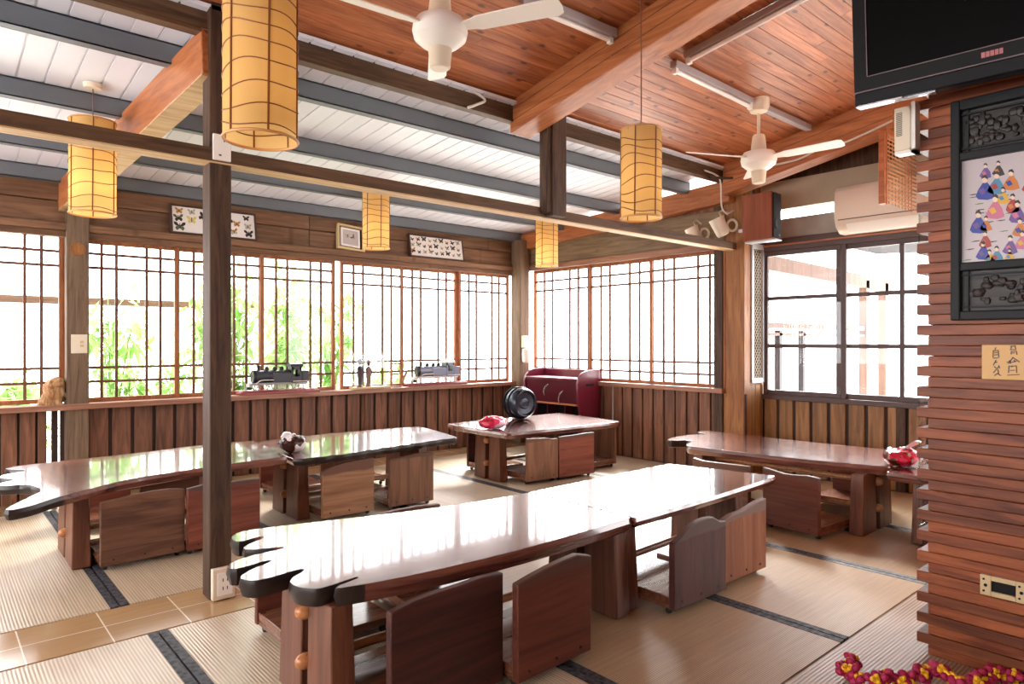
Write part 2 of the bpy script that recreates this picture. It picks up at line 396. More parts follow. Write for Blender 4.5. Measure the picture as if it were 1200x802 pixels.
for xs, nn, y0, y1 in ((xs1, n1, 1.2, 3.19), (xs2, n2, 3.61, 6.0)):
    for i, nm in enumerate(nn):
        a, b = xs[i], xs[i + 1]; g = .004
        t = thing('tatami_mat', nm, 'mat', ((a + b) / 2, (y0 + y1) / 2, -.012), 0, 'straw mats laid side by side')
        w = (b - a) / 2 - g; h = (y1 - y0) / 2 - .004
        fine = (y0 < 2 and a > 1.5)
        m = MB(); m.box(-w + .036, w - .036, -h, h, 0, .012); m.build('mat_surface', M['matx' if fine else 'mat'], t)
        for s in (-1, 1):
            m = MB(); m.box(min(s * w, s * (w - .036)), max(s * w, s * (w - .036)), -h, h, 0, .0135); m.build('border', M['brocade'], t)
mb = MB(); mb.box(-12, 16, 6.6, 24, -.5, -.3); mb.box(6.4, 16, -12, 6.6, -.5, -.3); struct(mb.build('ground_outside', M['ground']))

# ------------------------------------------------------------------ setting: left wall (long window wall), y = 6.42
def boards_x(mb, x0, x1, y, z0, z1, pitch, gap, th=.02, skip=()):
    x = x0
    while x < x1 - .02:
        e = min(x + pitch - gap, x1)
        if not any(a < (x + e) / 2 < b for a, b in skip): mb.box(x, e, y - th, y + .004, z0, z1)
        x += pitch
def boards_y(mb, y0, y1, x, z0, z1, pitch, gap, th=.02):
    y = y0
    while y < y1 - .02:
        mb.box(x - th, x + .004, y, min(y + pitch - gap, y1), z0, z1); y += pitch
M['gap'] = plain('shadowed backing boards', '34221a', .7)  # gap shade put into the colour of the boards behind
mb = MB(); mb.mi = 1
for a, b in ((XL, .735), (.765, .81), (.822, 2.03), (2.04, 5.9)):
    mb.box(a, b, 6.42, 6.45, -.05, .73)          # backing boards, with the narrow daylight slits of the photo
mb.mi = 0; mb.box(XL, 5.9, 6.42, 6.5, 2.17, 2.75)
boards_x(mb, XL, .73, 6.42, 0, .71, .115, .016)
boards_x(mb, 1.02, 5.8, 6.42, 0, .71, .165, .030)
struct(mb.build('wall_left', [M['board_v'], M['gap']], smooth=False, bevel=.004, seg=1))
mb = MB()
for z in (2.2, 2.375):
    for a, b in ((XL, .86), (1.0, 2.9), (2.903, 5.9)): mb.box(a, b, 6.385, 6.42, z, z + .168)
struct(mb.build('wall_left_upper', M['board_h'], smooth=False, bevel=.004, seg=1))
mb = MB(); mb.box(XL, 5.8, 6.27, 6.44, .712, .758); struct(mb.build('trim_4', M['sill'], bevel=.006))
mb = MB(); mb.box(XL, 5.8, 6.32, 6.46, 2.135, 2.195); mb.box(XL, 5.8, 6.36, 6.46, 2.085, 2.135); struct(mb.build('trim_5', M['board_h'], bevel=.006))
mb = MB()
for x in (2.05, 3.52, 4.72): mb.box(x, x + .07, 6.37, 6.41, 0, .712)
struct(mb.build('trim_6', M['board_v'], bevel=.004))
mb = MB(); mb.box(.85, 1.005, 6.31, 6.46, 0, 2.36); struct(mb.build('column_left', M['greypost'], bevel=.008))
mb = MB(); mb.lathe([(.055, 0), (.05, .012), (.03, .012), (.03, .004)], 20, Matrix.Translation((.925, 6.31, 1.99)) @ Matrix.Rotation(PI / 2, 4, 'X'))
o = mb.build('wooden_ring', M['warmpost']); tag(o, 'round carved wooden ring fixed high on the column beside the shoji window', 'ornament')
mb = MB(); mb.box(5.555, 5.63, 6.19, 6.36, 0, 2.52); mb.box(5.635, 5.72, 6.2, 6.36, 0, 2.52); struct(mb.build('column_corner', M['greypost'], bevel=.008))

def lattice_sash(parent, x0, x1, z0, z1, y, axis='x', st=.035, vs=(.17, .33, .67, .83), hs=(1.975, 1.86, 1.04, .925), off=0, sm='sash'):
    """one sliding sash: frame, grid of thin bars, one pane"""
    def B(m, a, b, d0, d1, c0, c1):
        if axis == 'x': m.box(a, b, y + off + d0, y + off + d1, c0, c1)
        else: m.box(y + off + d0, y + off + d1, a, b, c0, c1)
    m = MB(); B(m, x0, x0 + st, -.018, .018, z0, z1); B(m, x1 - st, x1, -.018, .018, z0, z1); B(m, x0 + st, x1 - st, -.018, .018, z0, z0 + st); B(m, x0 + st, x1 - st, -.018, .018, z1 - st, z1)
    m.build('sash', M[sm], parent, bevel=.003, seg=1)
    m = MB(); bw = .0105 if sm == 'sash' else .018
    for f in vs:
        xx = x0 + st + (x1 - x0 - 2 * st) * f; B(m, xx - bw, xx + bw, -.013, .004, z0 + st, z1 - st)
    for z in hs: B(m, x0 + st, x1 - st, -.011, .003, z - bw, z + bw)
    m.build('muntin', M['bar' if sm == 'sash' else 'sashd'], parent, smooth=False)
    m = MB(); B(m, x0 + st, x1 - st, .005, .008, z0 + st, z1 - st); m.build('pane', M['glass'], parent, smooth=False)

def window(name): return struct(bpy.data.objects.new(name, None))
def mkwin(name):
    o = bpy.data.objects.new(name, None); C.objects.link(o); return struct(o)
w = mkwin('window_1')
for i, (a, b) in enumerate(((-2.1, -1.3), (-1.33, -.55), (-.58, .13), (.11, .85))): lattice_sash(w, a, b, .765, 2.14, 6.42, off=.02 * (i % 2))
w = mkwin('window_2')
for i, (a, b) in enumerate(((.96, 1.70), (1.675, 2.45), (2.42, 3.19))): lattice_sash(w, a, b, .758, 2.09, 6.42, off=.02 * (i % 2))
w = mkwin('window_3')
for i, (a, b) in enumerate(((3.25, 4.01), (3.985, 4.765), (4.77, 5.555))): lattice_sash(w, a, b, .758, 2.09, 6.42, off=.02 * (i % 2))

# ------------------------------------------------------------------ setting: back wall with shoji window, x = 5.8
mb = MB(); mb.mi = 1
for a, b in ((3.3, 4.895), (4.915, 6.5)): mb.box(5.8, 5.83, a, b, -.05, .76)
mb.mi = 0; mb.box(5.8, 5.86, 3.3, 6.5, 2.2, 2.62)
boards_y(mb, 3.53, 6.2, 5.8, 0, .755, .138, .020)
struct(mb.build('wall_back', [M['board_v'], M['gap']], smooth=False, bevel=.004, seg=1))
mb = MB(); mb.box(5.765, 5.8, 3.5, 6.3, 2.21, 2.52); struct(mb.build('trim_7', M['board_hy'], bevel=.005))
mb = MB(); mb.box(5.72, 5.84, 3.5, 6.2, .757, .805); struct(mb.build('trim_8', M['silly'], bevel=.006))
mb = MB(); mb.box(5.73, 5.84, 3.5, 6.3, 2.14, 2.205); struct(mb.build('trim_9', M['silly'], bevel=.006))
mb = MB(); mb.box(5.77, 5.8, 4.82, 4.875, 0, .757); struct(mb.build('trim_10', M['board_v'], bevel=.004))
w = mkwin('window_4')
for i, (a, b) in enumerate(((5.25, 6.19), (4.375, 5.275), (3.50, 4.40))): lattice_sash(w, a, b, .805, 2.14, 5.8, 'y', off=.02 * (i % 2), hs=(2.0, 1.885, 1.045, .93))
mb = MB(); mb.box(5.77, 5.86, 3.525, 3.62, 0, 2.6); struct(mb.build('trim_11', M['oldpost'], bevel=.005))
# gable rafter on the back wall and the long rafter over the left column
mb = MB(); mb.beam((5.72, 6.5, 2.50), (5.72, 3.4, 2.67), .1, .2); struct(mb.build('beam_gable', M['rafter'], bevel=.006))
mb = MB(); mb.beam((.86, 6.5, 2.405), (1.07, 3.43, 2.66), .12, .23); struct(mb.build('beam_left', M['rafter'], bevel=.006))
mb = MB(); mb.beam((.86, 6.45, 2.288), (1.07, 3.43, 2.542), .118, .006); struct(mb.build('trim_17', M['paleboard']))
# right column, small return wall, clear window wall x = 6.15
mb = MB(); mb.box(5.79, 5.91, 3.31, 3.53, 0, 2.95); struct(mb.build('column_right', M['warmpost'], bevel=.008))
mb = MB(); mb.box(5.9, 6.2, 3.33, 3.36, 0, 2.9); boards_x(mb, 5.91, 6.15, 3.335, 0, .84, .1, .008)
struct(mb.build('wall_return', M['board_v2'], smooth=False, bevel=.003, seg=1))
mb = MB(); mb.mi = 1; mb.box(6.17, 6.2, -1, 3.35, -.05, .72); mb.mi = 0; boards_y(mb, .3, 3.3, 6.17, 0, .715, .16, .03)
struct(mb.build('wall_right', [M['board_v2'], M['gap']], smooth=False, bevel=.004, seg=1))
mb = MB(); mb.box(6.12, 6.2, -1, 3.33, .70, .745); mb.box(6.13, 6.2, -1, 3.33, 2.12, 2.235); struct(mb.build('trim_12', M['sashd'], bevel=.004))
mb = MB(); mb.box(6.115, 6.15, -1, 3.33, 2.165, 2.18); struct(mb.build('trim_13', M['rafter']))
mb = MB(); mb.box(6.15, 6.2, -1, 3.33, 2.235, 2.42); struct(mb.build('wall_upper_band', M['concrete']))
mb = MB(); mb.box(6.13, 6.2, -1, 3.33, 2.51, 2.78); struct(mb.build('wall_upper_board', M['beige']))
mb = MB(); mb.box(6.15, 6.2, -1, 3.33, 2.78, 3.6); struct(mb.build('wall_upper_dark', M['oldpost']))
mb = MB(); mb.box(6.13, 6.165, 2.05, 2.12, 0, .7); struct(mb.build('trim_14', M['oldpost']))
w = mkwin('window_5')
lattice_sash(w, 2.53, 3.31, .745, 2.12, 6.16, 'y', .045, (), (1.668, 1.212), 0, 'sashd')
lattice_sash(w, 1.55, 2.63, .745, 2.12, 6.16, 'y', .045, (.50,), (1.668, 1.212), .03, 'sashd')
lattice_sash(w, -.55, .54, .745, 2.12, 6.16, 'y', .045, (.50,), (1.668, 1.212), .03, 'sashd')  # unseen sash, added to bring more daylight into the right bay
lattice_sash(w, .5, 1.57, .745, 2.12, 6.16, 'y', .045, (.50,), (1.668, 1.212), 0, 'sashd')

# ------------------------------------------------------------------ setting: ceilings
rnd = random.Random(3)
mb = MB(); y = -2.6; k = 0
while y < 3.5:
    x = XL - rnd.random() * 1.5; p = .082
    while x < 6.35:
        l = .9 + rnd.random() * 1.6; e = min(x + l, 6.35); a = max(x, XL)
        if e > a + .02:
            z0, z1 = CEIL(y), CEIL(y + p)
            mb.hexa([(a, y, z0), (e - .0015, y, z0), (e - .0015, y + p - .004, z1), (a, y + p - .004, z1), (a, y, z0 + .03), (e - .0015, y, z0 + .03), (e - .0015, y + p - .004, z1 + .03), (a, y + p - .004, z1 + .03)])
        x += l
    y += p; k += 1
struct(mb.build('ceiling', M['ceiling'], smooth=False, bevel=.0015, seg=1))
mb = MB(); x = XL
while x < 5.95:
    for w_, dz in ((.118, 0),):
        a, b = x, x + w_
        mb.hexa([(a, 3.4, ROOF(3.4)), (b, 3.4, ROOF(3.4)), (b, 7.2, ROOF(7.2)), (a, 7.2, ROOF(7.2)), (a, 3.4, ROOF(3.4) + .02), (b, 3.4, ROOF(3.4) + .02), (b, 7.2, ROOF(7.2) + .02), (a, 7.2, ROOF(7.2) + .02)])
    mb.hexa([(b, 3.4, ROOF(3.4) + .008), (b + .012, 3.4, ROOF(3.4) + .008), (b + .012, 7.2, ROOF(7.2) + .008), (b, 7.2, ROOF(7.2) + .008)] + [(b, 3.4, ROOF(3.4) + .02), (b + .012, 3.4, ROOF(3.4) + .02), (b + .012, 7.2, ROOF(7.2) + .02), (b, 7.2, ROOF(7.2) + .02)])
    x += .13
struct(mb.build('roof', M['roof'], smooth=False))
for yy in (3.87, 4.74, 5.58, 6.33):
    mb = MB(); z = ROOF(yy)
    mb.box(XL, 5.7, yy - .03, yy - .024, z - .11, z); mb.box(XL, 5.7, yy - .03, yy + .035, z - .11, z - .104); mb.box(XL, 5.7, yy + .03, yy + .036, z - .11, z - .085); mb.box(XL, 5.7, yy - .03, yy + .035, z - .008, z - .002)
    struct(mb.build('beam_purlin', M['steel'], smooth=False))
def rafter(x0, x1, ya, yb, zb, name):
    m = MB(); s = .185; h = 2.915 - zb
    f = lambda y: zb - s * (y - 3.42)
    m.hexa([(x0, ya, f(ya)), (x1, ya, f(ya)), (x1, yb, f(yb)), (x0, yb, f(yb)), (x0, ya, f(ya) + h), (x1, ya, f(ya) + h), (x1, yb, f(yb) + h), (x0, yb, f(yb) + h)])
    d = f(0) - f(1)
    struct(m.build(name, M['rafter'], bevel=.006))
    m = MB()   # shallow groove lines between the laminations, proud by a few millimetres
    for q in (.33, .67):
        z0 = f(ya) + h * q; z1 = f(yb) + h * q
        m.hexa([(x0 - .002, ya, z0), (x1 + .002, ya, z0), (x1 + .002, yb, z1), (x0 - .002, yb, z1), (x0 - .002, ya, z0 + .003), (x1 + .002, ya, z0 + .003), (x1 + .002, yb, z1 + .003), (x0 - .002, yb, z1 + .003)])
    struct(m.build(name, M['oldpost'], smooth=False))
rafter(3.02, 3.20, -2.6, 3.47, 2.685, 'beam_rafter')
rafter(5.60, 5.78, -2.6, 3.42, 2.62, 'beam_rafter')
mb = MB(); mb.box(XL, 5.85, 3.44, 3.52, 2.765, 2.92); struct(mb.build('beam_header', M['oldbeam'], bevel=.005))
mb = MB(); mb.box(XL, 5.85, 3.435, 3.5, 2.752, 2.765); struct(mb.build('trim_15', M['oldbeam']))
mb = MB(); mb.box(XL, 5.8, 3.39, 3.49, 2.124, 2.19); struct(mb.build('beam_main', M['oldbeam'], bevel=.004))
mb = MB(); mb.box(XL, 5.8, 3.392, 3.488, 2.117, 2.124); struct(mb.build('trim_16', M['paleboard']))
mb = MB(); mb.box(3.24, 3.285, 3.335, 3.41, 2.15, 2.9); mb.box(3.285, 3.42, 3.32, 3.42, 2.13, 2.9); struct(mb.build('column_short', M['oldpost'], bevel=.005))
mb = MB(); mb.box(1.04, 1.142, 3.40, 3.515, 0, 2.9); struct(mb.build('column_front', M['oldpost'], bevel=.006))

mb = MB(); mb.box(XL - .1, 6.4, -2.7, -2.6, 0, 4.2); struct(mb.build('wall_front_unseen', M['board_h']))  # unseen wall added behind the camera to cut the fill light
mb = MB(); mb.box(XL - .1, XL, -2.6, 6.5, 0, .8); mb.box(XL - .1, XL, -2.6, 6.5, 2.1, 4.2); mb.box(XL - .1, XL, -2.6, -1.2, .8, 2.1); struct(mb.build('wall_side_unseen', M['board_hy']))  # unseen wall added; its opening is shaped to light the plank wall
# ------------------------------------------------------------------ setting: stacked plank wall at the right
mb = MB(); z = 0; k = 0; rnd = random.Random(11)
while z < 3.5:
    h = .0412
    out = k % 2 == 1
    mb.box(3.02 + (0 if out else .004) + rnd.random() * .003, 3.4, -2.3, .968 if out else .928, z, z + h - .0012)
    z += h; k += 1
struct(mb.build('wall_plank', M['pillar'], smooth=False, bevel=.0025, seg=1))

# ------------------------------------------------------------------ low slab tables
def make_table(label, poly, T, thick, legs, run='x', mat='table', smooth=1, inset=.010, group='low slab tables', bark=None, tilt=None, ext=(.075, .075)):
    """legs: list of (centre, half length across) in world coords; trestles stand across the run; two rods join them"""
    cx = sum(p[0] for p in poly) / len(poly); cy = sum(p[1] for p in poly) / len(poly); O = (cx, cy, 0)
    t = thing('low_table', label, 'table', O, 0, group)
    m = MB(); m.prism(chaikin(poly, smooth), T - thick, T, inset, mid=(T - thick * .4, -.003), inset1=.004)
    m.bm.normal_update(); bmesh.ops.recalc_face_normals(m.bm, faces=m.bm.faces)
    if tilt:
        for v in m.bm.verts: v.co.z += tilt[0] * (v.co.x - cx) + tilt[1] * (v.co.y - cy)
    if bark:
        for f in m.bm.faces:
            c = f.calc_center_median()
            if abs(f.normal.z) < .8 and bark(c.x, c.y): f.material_index = 1
    m.build('tabletop', [M[mat], M['bark']], t, O, bevel=.004)
    zt = T - thick + .004
    for (c, a, b) in legs:
        gap = .05; w = (b - a - gap) / 2; th = .04
        for (u0, u1, s0, s1) in ((a, a + w, -.018, .0), (b - w, b, .0, .018)):
            P = []
            for z, f in ((.002, 1), (zt, 0)):
                q0, q1 = u0 + s0 * f, u1 + s1 * f; tt = th + .006 * f
                P += ([(c - tt, q0, z), (c + tt, q0, z), (c + tt, q1, z), (c - tt, q1, z)] if run == 'x' else [(q0, c - tt, z), (q1, c - tt, z), (q1, c + tt, z), (q0, c + tt, z)])
            m = MB(); m.hexa(P); m.build('leg', M['tleg'], t, O, bevel=.006)
    cs = [l[0] for l in legs]; u = sum(l[1] + l[2] for l in legs) / len(legs) / 2
    ua = [(l[1] + l[2]) / 2 for l in legs]
    for z in (zt - .07, .15):
        c0, c1 = cs[0] - ext[0], cs[-1] + ext[1]
        A = (c0, ua[0], z) if run == 'x' else (ua[0], c0, z); Bq = (c1, ua[-1], z) if run == 'x' else (ua[-1], c1, z)
        A, Bq = Vector(A), Vector(Bq); d = (Bq - A).normalized()
        pts = [A, A + d * .004, A + d * .012, A + d * .03, A + d * .05, A + d * .06, A + d * .09, Bq - d * .09, Bq - d * .06, Bq - d * .05, Bq - d * .03, Bq - d * .012, Bq - d * .004, Bq]
        rr = [.004, .014, .022, .028, .026, .02, .018, .018, .02, .026, .028, .022, .014, .004]
        m = MB(); m.tube(pts, rr, 12); m.build('stretcher', M['peg'], t, O)
    return t

C1 = [(1.30, 2.83), (1.07, 2.89), (1.0, 2.89), (.945, 2.84), (.935, 2.77), (.955, 2.735), (1.04, 2.765), (1.055, 2.745), (1.01, 2.715), (.935, 2.67), (.93, 2.61), (1.06, 2.565), (1.05, 2.545), (.90, 2.54), (.82, 2.495), (.805, 2.44), (.84, 2.415), (.95, 2.445), (.96, 2.425), (.86, 2.385), (.80, 2.33), (.815, 2.275), (.86, 2.25), (1.0, 2.275), (1.01, 2.255), (.92, 2.20), (.91, 2.12), (.945, 2.06), (.985, 2.045), (1.11, 2.07), (1.112, 2.062), (.995, 2.03), (1.03, 2.0), (1.3, 1.95), (1.65, 1.925), (2.01, 1.925), (2.39, 1.945), (2.425, 1.945), (2.431, 1.947), (2.431, 1.97), (2.431, 2.6), (2.431, 2.63), (2.425, 2.632), (2.38, 2.633), (2.0, 2.66), (1.61, 2.74)]
make_table('near low slab table with lobed root-like end reaching toward the dark post', C1, .45, .062, [(1.03, 2.02, 2.41), (2.385, 1.975, 2.39)], bark=lambda x, y: x < 1.03 or (x < 1.3 and y < 2.1 and x < 1.12), ext=(.075, .038))
C2 = [(2.433, 1.94), (2.433, 1.925), (2.44, 1.925), (2.5, 1.925), (2.73, 1.925), (3.13, 1.935), (3.5, 1.955), (3.80, 1.975), (3.835, 1.985), (3.82, 2.05), (3.76, 2.33), (3.70, 2.60), (3.69, 2.65), (3.62, 2.65), (2.5, 2.64), (2.44, 2.64), (2.433, 2.638), (2.433, 2.6)]
make_table('pointed-corner slab table continuing the near lobed table, with purplish and orange brown chair backs', C2, .45, .045, [(2.484, 2.0, 2.38), (3.495, 2.03, 2.45)], ext=(.036, .075))
A1 = [(.63, 5.31), (.42, 5.29), (.37, 5.23), (.50, 5.09), (.36, 5.06), (.32, 4.97), (.41, 4.85), (.31, 4.80), (.31, 4.70), (.44, 4.67), (.50, 4.47), (.39, 4.30), (.29, 4.13), (.32, 4.08), (.42, 4.12), (.52, 4.22), (.69, 4.33), (.91, 4.46), (1.33, 4.515), (1.69, 4.54), (1.89, 4.54), (1.91, 4.56), (1.955, 5.28), (1.95, 5.31), (1.58, 5.36), (1.15, 5.30)]
make_table('slab table with forked end and empty top, along the windows past the dark post', [(x * .969, y * .969) for x, y in A1], .475, .052, [(.655, 4.36, 4.84), (1.53, 4.66, 5.1)], bark=lambda x, y: x < .56, tilt=(.010, .028))
A2 = [(1.925, 4.53), (1.96, 4.50)] + [(2.0 + .07 * i, 4.475 - .03 * math.sin(min(i / 8, 1) * PI) + (.012 if i % 2 else -.012) + max(0, i - 9) * .004) for i in range(19)] + [(3.34, 4.49), (3.38, 4.6), (3.44, 5.18), (3.40, 5.23), (3.0, 5.31), (2.44, 5.38), (2.02, 5.34), (1.97, 5.3)]
make_table('carved scallop-edged table carrying the brown snack bag, beside the windows', [(x * .969, y * .969) for x, y in A2], .475, .050, [(2.01, 4.53, 4.95), (3.06, 4.6, 5.1)], bark=lambda x, y: y < 4.38, tilt=(.012, .026))
B = [(3.86, 5.38), (3.90, 4.96), (3.935, 4.6), (3.945, 4.56), (4.0, 4.55), (4.6, 4.455), (5.22, 4.355), (5.27, 4.37), (5.275, 4.44), (5.25, 5.16), (5.23, 5.21), (5.1, 5.22), (4.5, 5.3), (3.9, 5.39)]
make_table('small straight-edged slab table standing before the maroon chest', [(x * .969, y * .969) for x, y in B], .475, .055, [(3.90, 4.58, 4.92), (4.70, 4.70, 5.03)], tilt=(.022, .026))
D = [(4.49, 3.07), (4.42, 3.0), (4.43, 2.93), (4.46, 2.59), (4.51, 2.15), (4.62, 1.72), (4.66, 1.65), (4.75, 1.65), (5.40, 1.80), (5.41, 1.91), (5.32, 2.63), (5.35, 3.36), (5.29, 3.44), (5.16, 3.42), (5.12, 3.27), (5.0, 3.36), (4.78, 3.37), (4.58, 3.32), (4.57, 3.24), (4.72, 3.17), (4.60, 3.10)]
make_table('lobed slab table below the wide clear window, with two red brown chairs before it', D, .45, .06, [(1.80, 4.54, 4.99), (3.0, 4.56, 4.98)], 'y', 'tabley', bark=lambda x, y: y > 3.08)
D2 = [(4.52, 1.58), (4.52, 1.62), (4.6, 1.635), (5.36, 1.70), (5.4, 1.68), (5.4, .5), (5.35, .45), (4.55, .45), (4.5, .5)]
make_table('darker slab table half hidden behind the stacked plank wall, carrying a red snack bag', D2, .44, .055, [(.65, 4.6, 5.0), (1.46, 4.62, 5.0)], 'y', 'tabley')

# ------------------------------------------------------------------ legless chairs (tall back board, seat board on castors)
def make_chair(label, x, y, rz, w, top, mat, th=.032, depth=.40, h=.42, lean=.0, group='legless wooden chairs'):
    """origin at the foot of the back, outside face on local -y; TOP: heights across the back, left to right seen from outside"""
    t = thing('legless_chair', label, 'chair', (x, y, 0), rz, group)
    n = len(top); pts = [(-w / 2, .03), (w / 2, .03)] + [(w / 2 - w * i / (n - 1), top[n - 1 - i]) for i in range(n)]
    m = MB(); T = Matrix(((1, 0, 0, 0), (0, 0, -1, th), (0, 1, 0, 0), (0, 0, 0, 1)))
    m.prism(pts, 0, th, 0, T); bk = m.build('backrest', M[mat], t, bevel=.005)
    m = MB(); m.box(-w / 2 + .006, w / 2 - .006, th + .001, th + depth, .05, .085); m.box(-w / 2 + .006, -w / 2 + .03, th + .001, th + depth - .02, .03, .05); m.box(w / 2 - .03, w / 2 - .006, th + .001, th + depth - .02, .03, .05)
    st = m.build('seat', M['seat'], t, bevel=.004)
    for sx in (-1, 1):
        for yy in (.05, depth - .02):
            m = MB(); xx = sx * (w / 2 - .03)
            m.lathe([(.004, -.011), (.014, -.01), (.016, 0), (.014, .01), (.004, .011)], 12, Matrix.Translation((xx, yy, .016)) @ Matrix.Rotation(PI / 2, 4, 'Y')); m.box(xx - .008, xx + .008, yy - .008, yy + .008, .02, .03)
            m.build('castor', M['castor'], st)
    for i in (-.36, 0, .34):
        m = MB(); m.lathe([(.006, 0), (.006, .004)], 8, Matrix.Translation((i * w, .0, .062)) @ Matrix.Rotation(PI / 2, 4, 'X')); m.build('screw_plug', M['castor'], bk)
    return t
# near slab tables, camera side
make_chair('very dark chair under the lobed end of the near slab table, beside its leg', 1.335, 1.835, .02, .47, [.40, .415, .42, .42, .425, .42], 'back0')
make_chair('red brown chair with slanted greyish top, beside the very dark chair at the near table', 1.79, 1.79, .03, .40, [.385, .40, .412, .42, .425, .405], 'back1')
make_chair('purplish dark chair with rounded humped top beside the thick table leg', 2.765, 1.80, -.02, .42, [.335, .355, .385, .40, .408, .41, .405, .375, .37], 'back2')
make_chair('orange brown chair with pale grey top under the pointed table corner', 3.232, 1.835, -.02, .40, [.355, .37, .372, .385, .40, .405], 'back3')
# far side of the near tables
make_chair('chair facing out under the lobed near table, seen behind its first leg', 1.30, 2.93, PI, .44, [.41, .415, .41, .40], 'back1')
make_chair('chair on the window side of the near table, mostly hidden under its middle', 1.83, 2.93, PI, .42, [.40, .41, .41, .40], 'back4')
# table along the windows
make_chair('brown chair with rounded top corner beside the twin leg of the forked table', .935, 4.20, .04, .43, [.385, .39, .40, .405, .405, .39], 'back4')
make_chair('red brown chair standing behind the dark post at the forked table', 1.37, 4.19, .04, .43, [.395, .405, .405, .40, .40, .395], 'back5')
make_chair('tan chair with a curved dark brown top at the carved edge table', 2.265, 4.335, -.02, .395, [.355, .385, .40, .405, .41, .41], 'back6')
make_chair('square mid brown chair at the outer end of the carved edge table', 2.775, 4.31, -.05, .375, [.385, .39, .395, .40, .405, .405], 'back7')
make_chair('chair on the window side opposite the rounded brown chair', .93, 5.56, PI, .42, [.40, .41, .41, .40], 'back5')
make_chair('chair on the window side opposite the red brown chair behind the post', 1.42, 5.6, PI, .42, [.40, .41, .41, .40], 'back4')
make_chair('chair across the carved edge table, glimpsed beside its twin leg', 2.32, 5.62, PI, .42, [.40, .41, .41, .40], 'back5')
make_chair('chair across the carved edge table, glimpsed between the tan and square chairs', 2.84, 5.58, PI, .42, [.40, .41, .41, .40], 'back7')
# small square table
make_chair('brown chair with dipped grey top beside the twin leg of the small square table', 4.12, 4.29, -.13, .34, [.405, .405, .40, .40, .385, .385], 'back7')
make_chair('reddish chair touching the brown one at the middle of the small square table', 4.50, 4.235, -.13, .41, [.395, .40, .40, .405, .41, .41], 'back5')
make_chair('chair turned sideways at the far end of the small square table, its seat showing', 5.23, 4.60, PI / 2 + .05, .42, [.40, .405, .405, .40], 'back7')
make_chair('chair on the window side of the small square table, only its dark edge showing', 4.20, 5.24, PI - .1, .38, [.38, .385, .385, .38], 'back0')
# table under the clear window
make_chair('red brown chair with a wavy top before the table under the clear window', 4.235, 2.10, -PI / 2 - .12, .40, [.405, .395, .385, .39, .40, .395], 'back1')
make_chair('chair with a notched top showing just above the pointed near table corner', 4.215, 2.60, -PI / 2 - .12, .48, [.40, .39, .395, .40, .405, .41], 'back4')
make_chair('chair on the window side of the table under the clear window', 5.47, 2.14, PI / 2 - .08, .42, [.40, .405, .405, .40], 'back5')
make_chair('dark chair beside the stacked plank wall, only its side showing', 4.46, 1.20, -PI / 2, .40, [.40, .405, .405, .40], 'back0')

# ------------------------------------------------------------------ paper lanterns
def make_lantern(label, x, y, zb, ceil, r=.12, h=.52, lit=1.5):
    t = thing('paper_lantern', label, 'lantern', (x, y, zb), 0, 'hanging paper lanterns')
    m = MB(); m.lathe([(r, 0), (r, h)], 40, cap=False); sh = m.build('shade', M['paper'], t)
    for z in (.0, h):
        m = MB(); m.tube([(r * math.cos(a), r * math.sin(a), z) for a in [2 * PI * k / 40 for k in range(41)]], .005, 6, False); m.build('rim', M['rim'], sh)
    m = MB(); q = r + .0008
    for k in range(6):
        a = 2 * PI * k / 6 + .35; m.tube([(q * math.cos(a), q * math.sin(a), 0), (q * math.cos(a + .04), q * math.sin(a + .04), h)], .0038, 5)
    for k in range(8):
        z = .035 + k * (h - .07) / 7.5; ph = k * .9
        pts = []
        for i in range(41):
            a = 2 * PI * i / 40; pts.append((q * math.cos(a), q * math.sin(a), z + .018 * math.sin(a + ph) + .008 * math.sin(3 * a + ph)))
        m.tube(pts, .0026, 4, False)
    m.build('shade_ribs', M['rib'], sh, smooth=False)
    m = MB()
    for a in (0, PI / 2):
        m.tube([(r * math.cos(a), r * math.sin(a), h - .01), (-r * math.cos(a), -r * math.sin(a), h - .01)], .003, 5)
    m.build('spider', M['cord'], t)
    m = MB(); m.tube([(0, 0, h - .08), (0, 0, h - .01), (0.002, 0, h + .1), (0, 0, ceil - zb)], .0035, 6); m.build('cord', M['cord'], t)
    m = MB(); m.lathe([(.045, ceil - zb - .03), (.05, ceil - zb - .012), (.05, ceil - zb)], 20); m.build('ceiling_rose', M['cream'], t)
    m = MB(); m.lathe([(.018, h - .15), (.018, h - .08)], 12); m.build('socket', M['cream'], t)
    m = MB(); m.sphere((0, 0, h - .20), .042, 14, 8); m.build('bulb', M['bulb'], t)
    l = bpy.data.lights.new('lantern_light', 'POINT'); l.energy = lit * .22; l.color = (1, .8, .5); l.shadow_soft_size = .05
    lo = bpy.data.objects.new('lantern_light', l); C.objects.link(lo); lo.location = (0, 0, h * .3); lo.parent = t
make_lantern('largest paper lantern, hanging closest beside the dark post', .861, 2.276, 1.935, CEIL(2.276), h=.53)
make_lantern('paper lantern on a long cord in front of the wide wooden rafter', 2.81, 2.19, 1.895, CEIL(2.19), r=.105, h=.455)
make_lantern('glowing paper lantern hanging beyond the level beam near the window column', .747, 4.58, 2.0, ROOF(4.58), h=.54, lit=6)
make_lantern('paper lantern hanging in front of the small tan picture frame', 3.09, 5.4, 2.10, ROOF(5.4), h=.5, lit=4)
make_lantern('smallest paper lantern, hanging by the room corner post', 5.07, 5.22, 2.07, ROOF(5.22), h=.5, lit=4)

